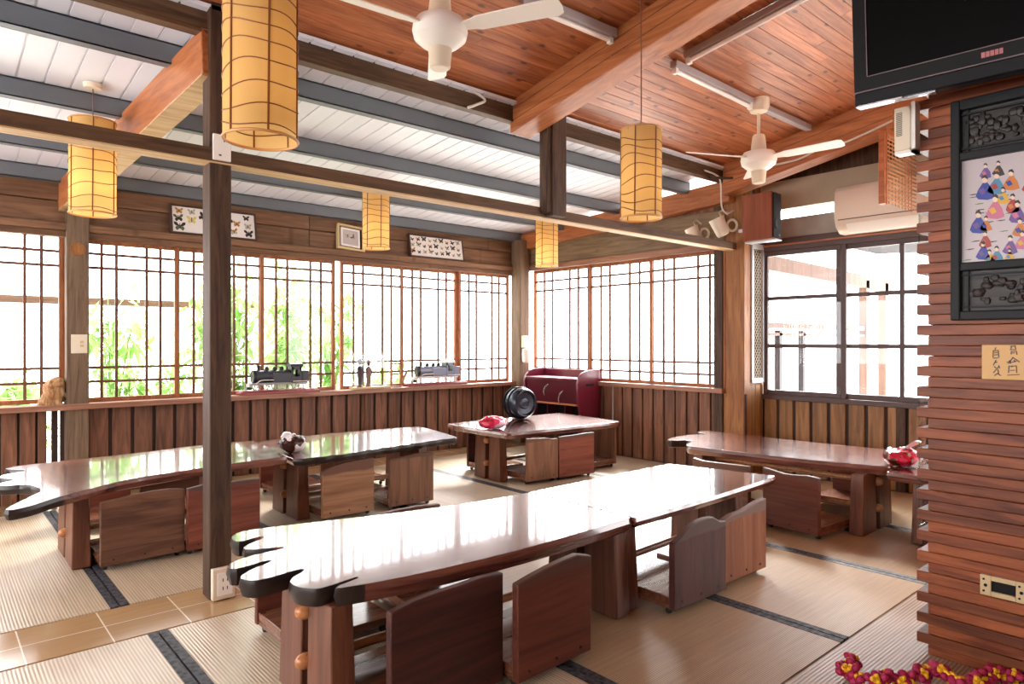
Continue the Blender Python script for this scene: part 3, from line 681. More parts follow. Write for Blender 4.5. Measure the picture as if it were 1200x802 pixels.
# ------------------------------------------------------------------ ceiling fans
def make_fan(label, x, y, hub, rot, blade=.60):
    c = CEIL(y); t = thing('ceiling_fan', label, 'fan', (x, y, hub), rot, 'ceiling fans'); H = c - hub
    m = MB(); m.lathe([(.012, H - .10), (.06, H - .085), (.078, H - .045), (.08, H + .01)], 28); m.build('canopy', M['cream'], t)
    m = MB(); m.lathe([(.012, .16), (.012, H - .08)], 14); m.build('rod', M['cream'], t)
    m = MB(); m.lathe([(.062, .065), (.058, .08), (.045, .19), (.038, .20), (.012, .205)], 28); m.build('rod_cover', M['cream'], t)
    m = MB(); m.lathe([(.03, .07), (.11, .066), (.125, .045), (.13, .012), (.122, -.022), (.09, -.05), (.05, -.074)], 36); m.build('motor', M['white'], t)
    m = MB(); m.lathe([(.06, -.055), (.056, -.07), (.048, -.155), (.04, -.162), (.01, -.162)], 28); m.build('switch_cup', M['cream'], t)
    for k in range(3):
        R = Matrix.Rotation(2 * PI * k / 3, 4, 'Z')
        m = MB(); T = R @ Matrix.Rotation(math.radians(-15), 4, 'X')
        pr = [(.10, -.025), (.17, -.035), (.20, -.046), (.40, -.05), (blade - .03, -.054), (blade - .006, -.042), (blade, 0), (blade - .006, .042), (blade - .03, .054), (.40, .05), (.20, .046), (.17, .035), (.10, .025)]
        m.prism(pr, .02, .026, 0, T); bl = m.build('blade', M['white'], t, bevel=.002, seg=1)
        m = MB(); m.prism([(.09, -.018), (.2, -.028), (.2, .028), (.09, .018)], .026, .032, 0, T); m.build('blade_iron', M['cream'], bl)
fwd = math.atan2(788, 900)
make_fan('large white ceiling fan in the bay beside the biggest lantern', 1.82, 2.59, 2.69, math.radians(56))
make_fan('white ceiling fan near the pillar with the speaker', 4.704, 2.57, 2.60, math.radians(35))

# ------------------------------------------------------------------ lamp battens on the ceiling
def batten(label, p, q, w=.05, h=.045, tube=True):
    p, q = Vector(p), Vector(q); t = thing('tube_light', label, 'light', p, 0, 'unlit tube lights')
    m = MB(); m.beam((0, 0, -.036), q - p + Vector((0, 0, -.036)), w, h); m.build('batten', M['conduit'], t, bevel=.004)
    d = (q - p).normalized()
    if tube:
        m = MB(); m.tube([d * .04 + Vector((0, 0, -.074)), q - p - d * .04 + Vector((0, 0, -.074))], .014, 10); m.build('tube', M['tube'], t)
        for e in (d * .025, q - p - d * .025):
            m = MB(); m.beam(e - d * .014 + Vector((0, 0, -.071)), e + d * .014 + Vector((0, 0, -.071)), .03, .045); m.build('lamp_holder', M['white'], t)
batten('tube light running across the rafters to the fan near the speaker', (3.60, 2.55, CEIL(2.55)), (4.60, 2.57, CEIL(2.57)))
batten('tube light continuing past the fan toward the last rafter', (4.80, 2.57, CEIL(2.57)), (5.52, 2.57, CEIL(2.57)), tube=False)
batten('tube light lying along the wide wooden rafter', (3.60, 2.46, CEIL(2.46)), (3.68, 1.35, CEIL(1.35)))
batten('tube light at the top edge, in the bay of the large fan', (2.35, 2.56, CEIL(2.56)), (3.0, 2.54, CEIL(2.54)), .07, .05)

# ------------------------------------------------------------------ things high on the walls
def butterfly(m, cx, cz, s, ang, y, cols):
    """four flat wings and a body, in the plane y"""
    ca, sa = math.cos(ang), math.sin(ang)
    def P(p): return (cx + s * (p[0] * ca - p[1] * sa), y, cz + s * (p[0] * sa + p[1] * ca))
    for sg in (-1, 1):
        for poly, mi in (([(.05, .1), (.55, .75), (1.0, .8), (.95, .35), (.6, .05), (.08, -.02)], cols[0]), ([(.06, 0), (.6, -.02), (.8, -.35), (.55, -.8), (.3, -.7), (.05, -.3)], cols[1])):
            m.mi = mi; v = [P((sg * a, b)) for a, b in poly]; v2 = [(q[0], q[1] + .003, q[2]) for q in v]
            m.rings([v, v2])
    m.mi = 2; v = [P(p) for p in ((-.06, .5), (.06, .5), (.07, -.5), (-.07, -.5))]; m.rings([[(q[0], q[1] - .003, q[2]) for q in v], [(q[0], q[1] + .004, q[2]) for q in v]])
WINGS = [plain('dark wing', '2a2622', .6), plain('orange wing', 'c0853a', .6), plain('butterfly body', '1c1610', .7), plain('yellow wing', 'e0d27a', .6), plain('pale wing', 'b8b09a', .6), plain('olive wing', '5c6248', .6)]
def specimen_case(label, x0, x1, zb, h, y0, lean, flies, frame='frame_b', roll=0):
    t = thing('specimen_case', label, 'specimen case', ((x0 + x1) / 2, y0, zb), 0); w = x1 - x0
    t.rotation_euler = (lean, roll, 0)
    m = MB(); m.box(-w / 2 + .012, w / 2 - .012, .0, .035, .012, h - .012); bk = m.build('backing', M['butter_bg'], t)
    m = MB(); b = .016
    m.box(-w / 2, w / 2, -.012, .04, 0, b); m.box(-w / 2, w / 2, -.012, .04, h - b, h); m.box(-w / 2, -w / 2 + b, -.012, .04, b, h - b); m.box(w / 2 - b, w / 2, -.012, .04, b, h - b)
    m.build('case_frame', M[frame], t, smooth=False, bevel=.003, seg=1)
    for (u, v, s, a, c) in flies:
        m = MB(); butterfly(m, (u - .5) * w, v * h, s, a, -.001, c); m.build('butterfly', WINGS, bk, smooth=False)
    return t
specimen_case('wide butterfly case with large dark butterflies, partly behind the dark post', 1.615, 2.36, 2.197, .265, 6.33, -.18,
    [(.10, .80, .033, 0, (1, 1)), (.24, .80, .033, .1, (4, 4)), (.37, .66, .045, -.5, (0, 0)), (.09, .55, .04, .1, (5, 0)), (.235, .52, .042, 0, (3, 3)), (.10, .26, .048, 0, (0, 5)), (.42, .35, .04, 0, (5, 0)),
     (.55, .4, .04, 0, (0, 1)), (.66, .66, .045, .5, (0, 0)), (.88, .80, .03, 0, (0, 0)), (.76, .56, .034, 0, (1, 1)), (.895, .5, .034, 0, (4, 4)), (.72, .27, .036, .2, (1, 4)), (.90, .24, .042, 0, (0, 0))])
specimen_case('butterfly case of many small specimens, high near the room corner', 4.05, 4.80, 2.197, .265, 6.33, -.18,
    [(.06 + .105 * i, .8 - .27 * j + .03 * ((i * 7 + j) % 3 - 1), .022 + .006 * ((i + j) % 3), ((i * 5 + j * 3) % 7 - 3) * .1, ((0, 5), (4, 4), (1, 0), (5, 4), (0, 0))[(i * 2 + j) % 5]) for i in range(9) for j in range(3)])
t = thing('picture_frame', 'small tan double frame leaning between the lantern and the butterfly cases', 'picture frame', (3.33, 6.33, 2.2), 0); t.rotation_euler = (-.16, math.radians(4), 0)
m = MB()
for (a, b, c, d) in ((-.155, .155, 0, .022), (-.155, .155, .243, .265), (-.155, -.133, .022, .243), (.133, .155, .022, .243)): m.box(a, b, -.015, .03, c, d)
m.build('outer_frame', M['frame_t'], t, smooth=False, bevel=.003)
m = MB(); m.box(-.133, .133, .015, .03, .02, .245); m.build('dark_mount', M['black'], t)
m = MB()
for (a, b, c, d) in ((-.115, .10, .035, .055), (-.115, .10, .21, .23), (-.115, -.095, .055, .21), (.08, .10, .055, .21)): m.box(a, b, -.006, .016, c, d)
m.build('inner_frame', M['butter_bg'], t, smooth=False)
m = MB(); m.box(-.095, .08, .005, .016, .055, .21); m.build('picture', M['porcelain'], t)
m = MB(); butterfly(m, -.035, .15, .03, .2, .003, (4, 4)); butterfly(m, .03, .145, .03, .9, .003, (5, 4)); m.build('butterfly', WINGS, t, smooth=False)

# speaker
t = thing('loudspeaker', 'brown wooden loudspeaker with black front fixed high on the corner pillar', 'loudspeaker', (5.725, 3.10, 2.17))
m = MB(); m.box(-.075, .075, -.135, .15, 0, .42); m.build('cabinet', M['speaker'], t, bevel=.006)
m = MB(); m.box(-.066, .066, -.152, -.134, .012, .408); m.build('grille', M['blackr'], t, bevel=.004)
m = MB(); m.lathe([(.045, 0), (.05, .006), (.03, .004), (.008, .001)], 20, Matrix.Translation((0, -.152, .13)) @ Matrix.Rotation(PI / 2, 4, 'X')); m.build('driver', M['black'], t)
m = MB(); m.box(-.03, .075, -.154, .15, -.012, 0); m.box(.0, .04, .14, .23, .1, .13); m.build('bracket', M['alu'], t)
m = MB(); m.box(.02, .05, -.1545, -.152, .03, .04); m.build('badge', M['silver'], t)

# clip lamp on the pillar and its reflection
def clip_lamp(label, x, y, z, rz, sc=1.0):
    t = thing('clip_lamp', label, 'lamp', (x, y, z), rz); t.scale = (sc,) * 3
    T = Matrix.Rotation(math.radians(-24), 4, 'Y')
    m = MB(); m.lathe([(.02, -.095), (.05, -.088), (.06, -.07), (.066, .0), (.074, .085), (.069, .085), (.06, .0), (.05, -.06), (.02, -.075)], 28, T); sh = m.build('shade', M['lens'], t)
    m = MB(); m.tube([(.115 + .045 * math.cos(a), 0, .015 + .052 * math.sin(a)) for a in [2 * PI * k / 24 for k in range(25)]], .012, 8, False); m.build('clamp_ring', M['cream'], t)
    m = MB(); m.tube([(.02, 0, .08), (.0, .02, .14), (.04, .05, .17), (.10, .08, .13)], .008, 8); m.build('arm', M['cream'], t)
clip_lamp('pale cup shaped clip lamp on the corner pillar below the fan', 5.62, 3.46, 2.33, math.radians(-41))
clip_lamp('reflected clip lamp built as a copy behind the level beam by the gable boards', 5.62, 3.74, 2.29, math.radians(-41), .9)  # solid copy of the lamp, standing for its reflection in the glass

# air conditioner
t = thing('air_conditioner', 'aged cream wall air conditioner above the clear window', 'air conditioner', (6.13, 1.95, 2.19))
prof = [(0, 0), (-.10, .0), (-.165, .045), (-.195, .12), (-.20, .25), (-.185, .36), (-.15, .40), (0, .41)]
m = MB(); m.rings([[(a, -.62, b) for a, b in prof], [(a, .585, b) for a, b in prof], [(a * .93, .6, .02 + b * .95) for a, b in prof]]); m.build('housing', M['creamac'], t, bevel=.006)
m = MB(); m.hexa([(-.172, -.58, .045), (-.112, -.58, -.004), (-.112, .50, -.004), (-.172, .50, .045), (-.192, -.58, .075), (-.112, -.58, .01), (-.112, .50, .01), (-.192, .50, .075)]); m.build('louvre', M['white'], t, bevel=.004)
m = MB(); m.box(-.203, -.19, -.60, .56, .108, .114); m.build('panel_seam', M['cord'], t)
# bamboo lattice panel
t = thing('lattice_panel', 'woven bamboo lattice panel hanging in front of the air conditioner', 'lattice panel', (5.25, 1.9, 2.28))
m = MB(); m.box(-.035, .0, -.02, .02, -.03, .5); m.box(.012, .03, -.02, .02, -.03, .5); m.build('stile', M['rafter'], t, bevel=.003)
m = MB()
for i in range(17): m.box(.03, .66, -.006, -.001, .008 + i * .030, .018 + i * .030)
for i in range(9): m.box(.05 + i * .066, .058 + i * .066, .001, .006, -.01, .5)
m.build('woven_strips', M['lattice'], t, smooth=False)
m = MB(); m.box(.0, .66, -.02, .02, .49, .53); m.tube([(.2, 0, .53), (.2, 0, CEIL(1.9) - 2.28)], .006, 6); m.tube([(.6, 0, .53), (.6, 0, CEIL(1.9) - 2.28)], .006, 6); m.build('top_rail', M['rafter'], t)
# diamond mesh panel on the return wall
t = thing('mesh_panel', 'tall narrow pale framed diamond mesh panel beside the corner pillar', 'mesh panel', (5.915, 3.31, .86))
m = MB(); W, H = .235, 1.33
m.box(0, W, -.015, .012, 0, .045); m.box(0, W, -.015, .012, H - .05, H); m.box(0, .03, -.015, .012, .045, H - .05); m.box(W - .03, W, -.015, .012, .045, H - .05); m.build('mesh_frame', M['alu'], t, smooth=False, bevel=.003)
m = MB(); m.box(.03, W - .03, .012, .016, .04, H - .04); m.build('dark_backing', M['darkgap'], t)
m = MB(); n = 24; dz = (H - .095) / n; xs = [.03 + (W - .06) * i / 4 for i in range(5)]
for i in range(4):
    for j in range(n):
        z = .045 + dz * j
        for s in (0, 1):
            za, zb_ = (z, z + dz) if (i + s) % 2 == 0 else (z + dz, z)
            m.beam((xs[i], -.004 + .001 * s, za), (xs[i + 1], -.004 + .001 * s, zb_), .004, .006, (0, 1, 0))
m.build('diamond_mesh', M['mesh'], t, smooth=False)

# ------------------------------------------------------------------ things on the stacked plank wall
CT, ST = math.cos(math.atan2(900, 788)), math.sin(math.atan2(900, 788))
def onx(u, v, x):
    """where a mark seen at (u, v) in the photograph lies on the real plane x = const (y, z)"""
    k = (u - 600) / 788; y = x * (ST - k * CT) / (CT + k * ST); d = x * CT + y * ST
    return y, 1.25 - (v - 400) / 788 * d
t = thing('television', 'black flat television mounted high on the stacked plank wall', 'television', (2.665, 1.065, 2.145), 0)
t.rotation_euler = Matrix.Rotation(math.radians(-84.9), 3, 'Z').to_euler(); t.rotation_euler = (Matrix.Rotation(math.radians(-84.9), 3, 'Z') @ Matrix.Rotation(math.radians(5), 3, 'X')).to_euler()
m = MB(); m.box(0, 1.0, .012, .085, 0, .64); m.build('cabinet', M['bezel'], t, bevel=.008)
m = MB(); m.box(0, 1.0, 0, .014, .05, .1); m.box(0, 1.0, 0, .014, .6, .64); m.box(0, .045, 0, .014, .1, .6); m.box(.955, 1.0, 0, .014, .1, .6); m.build('bezel', M['black'], t, smooth=False)
m = MB(); m.box(.045, .955, .006, .012, .1, .6); m.build('screen', M['screen'], t)
m = MB(); m.box(.045, .955, -.001, .002, .0985, .1015); m.box(.044, .047, -.001, .002, .1, .6); m.box(0, 1, -.002, .004, .046, .05); m.build('bezel_line', plain('dull bezel line', '6a5a5c', .4), t, smooth=False)
m = MB(); m.box(0, 1.0, .002, .014, 0, .046); m.build('lower_rail', M['bezel'], t, bevel=.003)
m = MB(); m.box(.005, .16, .0, .05, -.006, .0); m.box(.16, .26, .02, .05, -.006, .0); m.build('silver_strip', M['silver'], t)
m = MB()
for i, (a, b) in enumerate(((0, .011), (.013, .023), (.025, .036), (.038, .048), (.05, .06))): m.box(.40 + a, .40 + b, -.001, .001, .066, .084)
m.build('badge', plain('dull pink badge', 'b0686c', .5), t, smooth=False)
m = MB(); m.box(.35, .65, .085, .11, .2, .5); m.box(.44, .56, .11, .26, .28, .42); m.build('wall_bracket', M['black'], t)

# framed porcelain panel
t = thing('framed_porcelain', 'tall dark carved frame with a painted porcelain panel of robed figures', 'framed picture', (3.02, .56, 1.333)); O = (3.02, .56, 1.333)
ya, yb, za, zb = .836, .284, 1.333, 2.174
m = MB()
for (a, b, c, d) in ((yb, yb + .032, za, zb), (ya - .032, ya, za, zb)) + tuple((yb + .032, ya - .032, c, d) for c, d in ((za, za + .035), (zb - .04, zb), (1.52, 1.552), (1.942, 1.972))): m.box(2.972, 3.022, a, b, c, d)
m.build('outer_frame', M['frame_d'], t, O, smooth=False, bevel=.005)
for nm, c, d in (('carved_panel', 1.368, 1.52), ('carved_panel', 1.972, 2.134)):
    m = MB(); m.box(3.005, 3.02, yb + .03, ya - .03, c, d); rr = random.Random(int(c * 100))
    for i in range(110):
        yy = yb + .06 + rr.random() * (ya - yb - .12); zz = c + .03 + rr.random() * (d - c - .06)
        m.sphere((3.002, yy, zz), .006 + rr.random() * .008, 8, 5, (.7, .8 + rr.random(), .8 + rr.random()))
    m.build(nm, M['carving'], t, O)
    m = MB(); q = .03
    for (a, b, e, f) in ((yb + q, ya - q, c + .012, c + .018), (yb + q, ya - q, d - .018, d - .012), (yb + q + .02, yb + q + .026, c, d), (ya - q - .026, ya - q - .02, c, d)): m.box(2.992, 3.006, a, b, e, f)
    m.build('inner_moulding', M['frame_d'], t, O, smooth=False)
m = MB(); m.box(2.998, 3.02, yb + .03, ya - .03, 1.552, 1.942); porc = m.build('porcelain_panel', M['porcelain'], t, O)
PC = ['2a3c98', 'a83028', 'd8a838', '6a4a90', 'c87830', '4a86a8', 'c8708c', 'e8cdb4', '2c2826', '5a7a58']
PM = [plain('porcelain glaze %d' % i, c, .4) for i, c in enumerate(PC)]
figs = [(235, 275, 0, 1.3), (240, 165, 3, .8), (320, 150, 8, .8), (310, 245, 5, 1.2), (400, 225, 4, 1.1), (300, 395, 6, 1.3), (350, 320, 2, .9), (410, 370, 1, 1.0), (440, 425, 3, 1.2), (195, 490, 0, 1.2), (243, 495, 4, .8),
        (237, 595, 1, .9), (225, 665, 0, 1.0), (265, 705, 2, .8), (310, 690, 5, .9), (395, 630, 3, 1.0), (390, 690, 2, .7), (455, 520, 4, 1.0), (470, 600, 6, 1.0),
        (520, 240, 1, 1.1), (560, 300, 0, 1.2), (540, 420, 2, 1.0), (600, 480, 5, 1.1), (560, 600, 1, 1.0), (620, 660, 0, 1.1), (650, 250, 4, 1.1), (680, 400, 3, 1.2), (700, 560, 2, 1.0)]
figs += [(1360 - a, b - 12 + 24 * (i % 2), (c + 2) % 7, d) for i, (a, b, c, d) in enumerate(figs[:26])]
m = MB(); rr = random.Random(5)
def glaze(m, pts, mi, x=2.9975):
    m.mi = mi; m.rings([[(x, a, b) for a, b in pts], [(x + .0012, a, b) for a, b in pts]])
sc = 90 / 481
for (zx, zy, c, s) in figs:
    m = MB(); s *= 1.45
    def W(px, py): return onx(1110 + px * sc, 170 + py * sc, 2.9975)
    robe = [(-6, -22), (8, -24), (22, -2), (30, 26), (8, 34), (-18, 32), (-30, 22), (-20, 0)]
    glaze(m, [W(zx + p[0] * s * (1 + .2 * rr.random()), zy + p[1] * s) for p in robe], c)
    glaze(m, [W(zx + p[0] * s, zy + p[1] * s) for p in ((-22, 2), (-4, -6), (6, 10), (-10, 18))], (c + 3) % 7, 2.9965)
    glaze(m, [W(zx + s * (9 * math.cos(a)), zy - 32 * s + s * 10 * math.sin(a)) for a in [2 * PI * k / 10 for k in range(10)]], 7, 2.9965)
    glaze(m, [W(zx + p[0] * s, zy - 36 * s + p[1] * s) for p in ((-11, 0), (-8, -10), (4, -14), (11, -4), (10, 2), (0, -4))], 8, 2.996)
    m.build('painted_figure', PM, porc, O, smooth=False)
for i in range(46):
    m = MB(); zx = 100 + rr.random() * 620; zy = 290 + rr.random() * 460
    glaze(m, [W(zx - 28, zy + 4), W(zx, zy - 3), W(zx + 32, zy - 6), W(zx + 30, zy - 1), W(zx, zy + 4)], 9 if i % 3 == 0 else 8, 2.9978); m.build('painted_cloud', PM, porc, O, smooth=False)

# little wooden sign with brushed characters
t = thing('wooden_sign', 'small pale wooden sign with two columns of brushed characters on the plank wall', 'sign', (3.02, .60, 1.11)); O = (3.02, .60, 1.11)
y0, z1 = onx(1150.5, 403, 3.0); _, z0 = onx(1150.5, 443.5, 3.0)
m = MB(); m.box(2.998, 3.021, .545, y0, z0, z1); m.build('sign_board', M['signwood'], t, O, bevel=.003)
strokes = [ # right column
    [(640, 150), (735, 142)], [(665, 135), (650, 195)], [(715, 130), (735, 190)], [(632, 205), (745, 200)], [(660, 230), (655, 285)], [(660, 235), (745, 228), (755, 290)], [(675, 262), (720, 258)],
    [(580, 420), (640, 405), (690, 330)], [(625, 385), (650, 440)], [(700, 380), (730, 415)], [(690, 340), (800, 415)], [(600, 440), (745, 400)],
    [(620, 480), (612, 600)], [(630, 490), (745, 480), (750, 600)], [(675, 478), (672, 505)], [(590, 640), (800, 630)], [(640, 560), (720, 555)],
    # left column
    [(395, 165), (375, 210)], [(350, 215), (345, 340)], [(355, 225), (435, 215), (445, 335)], [(370, 255), (430, 250)], [(365, 295), (432, 290)], [(348, 350), (440, 342)],
    [(400, 380), (350, 470)], [(370, 430), (420, 415)], [(360, 490), (400, 520)], [(440, 470), (460, 520)], [(350, 600), (440, 500)], [(430, 540), (440, 620)], [(370, 650), (420, 610), (480, 650)]]
m = MB(); k = 60 / 875
for s in strokes:
    for a, b in zip(s, s[1:]):
        A = onx(1140 + a[0] * k, 395 + a[1] * k, 2.9975); Bq = onx(1140 + b[0] * k, 395 + b[1] * k, 2.9975)
        m.beam((2.9972, *A), (2.9972, *Bq), .0032, .0014, (1, 0, 0))
m.build('brushed_characters', M['ink'], t, O, smooth=False)

# socket frame low on the plank wall
t = thing('socket_frame', 'ivory socket frame with an empty dark middle low on the plank wall', 'socket', (3.02, .675, .335))
m = MB(); H, W2 = .038, .073
m.box(-.012, .002, -W2, -W2 + .035, -H, H); m.box(-.012, .002, W2 - .035, W2, -H, H); m.box(-.012, .002, -W2 + .035, W2 - .035, -H, -H + .018); m.box(-.012, .002, -W2 + .035, W2 - .035, H - .018, H)
pl = m.build('plate', M['brass'], t, smooth=False, bevel=.002)
m = MB(); m.box(-.004, .001, -W2 + .03, W2 - .03, -H + .01, H - .01); m.build('cavity', M['darkgap'], t)
for yy in (-.055, .055):
    for z, w in ((0, .006), (.022, .004), (-.022, .004)):
        m = MB(); m.lathe([(w, 0), (w, .003)], 10, Matrix.Translation((-.011, yy + (.006 if z else 0), z)) @ Matrix.Rotation(-PI / 2, 4, 'Y')); m.build('screw_hole', M['darkgap'], pl)

# small white box on the far end of the plank wall
t = thing('wall_box', 'small pale grille faced box clipped to the plank wall end under the television', 'box', (2.985, 1.0, 2.02))
m = MB(); m.box(-.025, .03, -.03, .03, 0, .175); m.build('case', M['cream'], t, bevel=.003)
m = MB()
for i in range(16): m.box(-.0275, -.024, .0, .022, .06 + i * .006, .063 + i * .006)
m.build('grille', M['cord'], t, smooth=False)
m = MB(); m.box(-.02, .035, -.045, -.03, -.012, .19); m.box(-.02, .035, -.045, .03, -.012, 0); m.build('mounting_plate', M['white'], t)
t = thing('glass_screen', 'upright glass sheet with green edge standing behind the plank wall end', 'glass screen', (3.06, .971, .5))
m = MB(); m.box(0, .008, -.002, .002, 0, 1.28); m.build('green_edge', M['greenglass'], t)
m = MB(); m.box(.008, .30, -.002, .002, 0, 1.28); m.build('sheet', M['glass'], t)

# flower garland on the floor
t = thing('flower_garland', 'crimson and yellow flower garland lying on the bamboo floor by the plank wall', 'garland', (2.8, .9, 0))
def onfloor(u, v, z):
    d = 788 * (1.25 - z) / (v - 400); r = (u - 600) / 788 * d; return d * CT + r * ST, d * ST - r * CT
path = [onfloor(u, v, .04) for u, v in ((996, 774), (988, 784), (1000, 790), (1012, 799), (1028, 800), (1044, 792), (1058, 796), (1074, 793), (1090, 784), (1106, 789), (1118, 797), (1134, 802), (1150, 798), (1160, 790), (1178, 788), (1196, 796))]
rr = random.Random(9)
fl = [M['petal'], M['yellow']]
cpts = []
for i in range(len(path) - 1):
    for k in range(8): f = k / 8; cpts.append((path[i][0] * (1 - f) + path[i + 1][0] * f - 2.8, path[i][1] * (1 - f) + path[i + 1][1] * f - .9))
m = MB(); m.tube([(a, b, .02) for a, b in cpts], .004, 5); m.build('string', M['yellow'], t)
gpts = [cpts[0]]
for q in cpts:
    if math.dist(q, gpts[-1]) > .036: gpts.append(q)
for i, (a, b) in enumerate(gpts):
    m = MB(); R = Matrix.Rotation(rr.random() * 6.28, 4, 'Z') @ Matrix.Rotation(rr.uniform(-1.2, 1.2), 4, 'X') @ Matrix.Rotation(rr.uniform(-1.2, 1.2), 4, 'Y')
    c = Vector((a + rr.uniform(-.008, .008), b + rr.uniform(-.008, .008), .036 + rr.uniform(0, .014)))
    m.mi = 0
    for k in range(4):
        q = R @ Vector((.022 * math.cos(k * 1.571), .022 * math.sin(k * 1.571), .002)); m.sphere(c + q, .0165, 10, 7, (1, 1, .85), R)
    m.mi = 1; m.tube([c - R @ Vector((0, 0, .02)), c, c + R @ Vector((0, 0, .016))], [.008, .014, .016], 8)
    for k in range(3): q = R @ Vector((.012 * math.cos(k * 2.1 + .5), .012 * math.sin(k * 2.1 + .5), .016)); m.sphere(c + q, .009, 7, 5)
    m.build('flower', fl, t)

# ------------------------------------------------------------------ switches and sockets on the posts
t = thing('wall_socket', 'white double socket box at the foot of the dark post', 'socket', (1.093, 3.40, .005))
m = MB(); m.box(-.05, .056, -.035, .0, 0, .15); m.build('socket_box', M['cream'], t, bevel=.004)
m = MB(); m.box(-.03, .042, -.039, -.034, .02, .13); m.build('face_plate', M['white'], t, bevel=.002)
m = MB()
for z in (.055, .095):
    for xx in (-.004, .016): m.box(xx - .002, xx + .002, -.0396, -.0385, z - .008, z + .008)
m.build('slot', M['black'], t, smooth=False)
t = thing('light_switch', 'white switch plate high on the dark post at the level beam', 'switch', (1.09, 3.385, 2.13))
m = MB(); m.box(-.042, .042, -.010, .006, 0, .125); m.build('plate', M['white'], t, bevel=.003)
m = MB(); m.box(-.016, -.004, -.0115, -.0095, .02, .028); m.box(.006, .012, -.0115, -.0095, .09, .1); m.build('rocker', M['cord'], t)
t = thing('light_switch', 'cream switch plate on the window column above the carved root', 'switch', (.935, 6.31, 1.16))
m = MB(); m.box(-.055, .055, -.012, .0, 0, .15); m.build('plate', M['cream'], t, bevel=.003)
m = MB(); m.box(.005, .03, -.016, -.012, .05, .07); m.box(.005, .03, -.016, -.012, .08, .1); m.build('rocker', M['brass'], t)
t = thing('wall_telephone', 'cream wall handset hung on the room corner post above the chest', 'telephone', (5.605, 6.19, .99))
m = MB(); m.box(-.04, .045, -.045, 0, .19, .34); m.build('upper_box', M['cream'], t, bevel=.008)
m = MB(); m.lathe([(.03, 0), (.05, .02), (.055, .12), (.05, .17), (.03, .18)], 16, Matrix.Translation((0, -.055, 0))); m.build('handset', M['white'], t)

# ------------------------------------------------------------------ things on the long sill
def make_train(label, x0, x1, body, trim, accent):
    L = x1 - x0; t = thing('model_locomotive', label, 'model train', (x0, 6.345, .758), 0, 'model steam locomotives on the sill'); t.scale = (1.12, 1.0, 1.32)
    m = MB(); m.box(-.10, L + .10, -.06, .06, 0, .018); m.box(-.08, L + .08, -.05, .05, .018, .026); m.build('plinth', M['plinth'], t, bevel=.004)
    RX = Matrix.Rotation(PI / 2, 4, 'Y'); zc = .125; r = .045
    m = MB(); m.lathe([(.01, 0), (r, .004), (r, L * .62)], 24, Matrix.Translation((.03, 0, zc)) @ RX); m.build('boiler', body, t)
    m = MB(); m.lathe([(.012, 0), (r + .003, .004), (r + .003, .03)], 24, Matrix.Translation((.012, 0, zc)) @ RX); m.build('smokebox_door', M['locob'], t)
    m = MB(); m.box(.005, L * .97, -.042, .042, .062, .08); m.box(-.02, .005, -.045, .045, .052, .075); m.build('running_board', trim, t)
    m = MB(); m.hexa([(-.045, -.04, .034), (0, -.042, .034), (0, .042, .034), (-.045, .04, .034), (-.03, -.02, .05), (0, -.04, .065), (0, .04, .065), (-.03, .02, .05)]); m.build('cow_catcher', M['locob'], t)
    m = MB(); m.box(.36 * L, .68 * L, -.052, -.03, .08, .15); m.box(.36 * L, .68 * L, .03, .052, .08, .15); m.build('side_tank', body, t, bevel=.004)
    m = MB(); c0, c1 = L * .68, L * .86
    for s in (-1, 1):
        a, b = (-.052, -.046) if s < 0 else (.046, .052)
        m.box(c0, c1, a, b, .075, .12); m.box(c0, c0 + .018, a, b, .12, .195); m.box(c1 - .018, c1, a, b, .12, .195); m.box(c0, c1, a, b, .17, .195)
    m.box(c0, c0 + .006, -.046, .046, .08, .195); m.box(c1 - .006, c1, -.046, .046, .08, .195); m.build('cab', body, t, smooth=False)
    m = MB(); m.rings([[(c0 - .012, .058 * math.cos(a), .192 + .03 * math.sin(a)) for a in [PI * k / 10 for k in range(11)]], [(c1 + .012, .058 * math.cos(a), .192 + .03 * math.sin(a)) for a in [PI * k / 10 for k in range(11)]]]); m.build('cab_roof', accent, t)
    m = MB(); m.box(c1 + .006, L, -.045, .045, .075, .16); m.build('coal_bunker', body, t, bevel=.004)
    m = MB(); m.lathe([(.02, zc + .03), (.014, zc + .045), (.014, zc + .07), (.02, zc + .08), (.016, zc + .082)], 14, Matrix.Translation((.07, 0, 0))); m.build('chimney', M['locob'], t)
    for f in (.28, .42, .54):
        m = MB(); m.lathe([(.02, zc + .03), (.018, zc + .055), (.012, zc + .068), (.003, zc + .07)], 14, Matrix.Translation((L * f, 0, 0))); m.build('dome', M['locob'], t)
    for f, rw in ((.10, .026), (.30, .026), (.44, .026), (.58, .026), (.78, .02), (.90, .02)):
        for s in (-1, 1):
            m = MB(); T = Matrix.Translation((L * f, s * .044, .026 + rw)) @ Matrix.Rotation(PI / 2, 4, 'X')
            m.tube([T @ Vector((rw * .88 * math.cos(a), rw * .88 * math.sin(a), 0)) for a in [2 * PI * k / 18 for k in range(19)]], .0035, 6, False)
            for k in range(4): a = k * PI / 4; m.tube([T @ Vector((rw * .85 * math.cos(a), rw * .85 * math.sin(a), 0)), T @ Vector((-rw * .85 * math.cos(a), -rw * .85 * math.sin(a), 0))], .002, 4)
            m.build('wheel', trim, t)
    m = MB(); m.tube([(.03, -.055, .075), (.06, -.056, .095), (.09, -.056, .10), (L * .36, -.056, .10)], .0035, 6); m.tube([(L * .7, -.056, .085), (L, -.056, .085)], .003, 6); m.build('handrail', M['locow'], t)
M['trimgrey'] = plain('grey locomotive trim', 'a09c9a', .4)
make_train('dark grey model steam locomotive on a red plinth on the sill', 2.30, 2.80, M['loco'], M['trimgrey'], M['loco'])
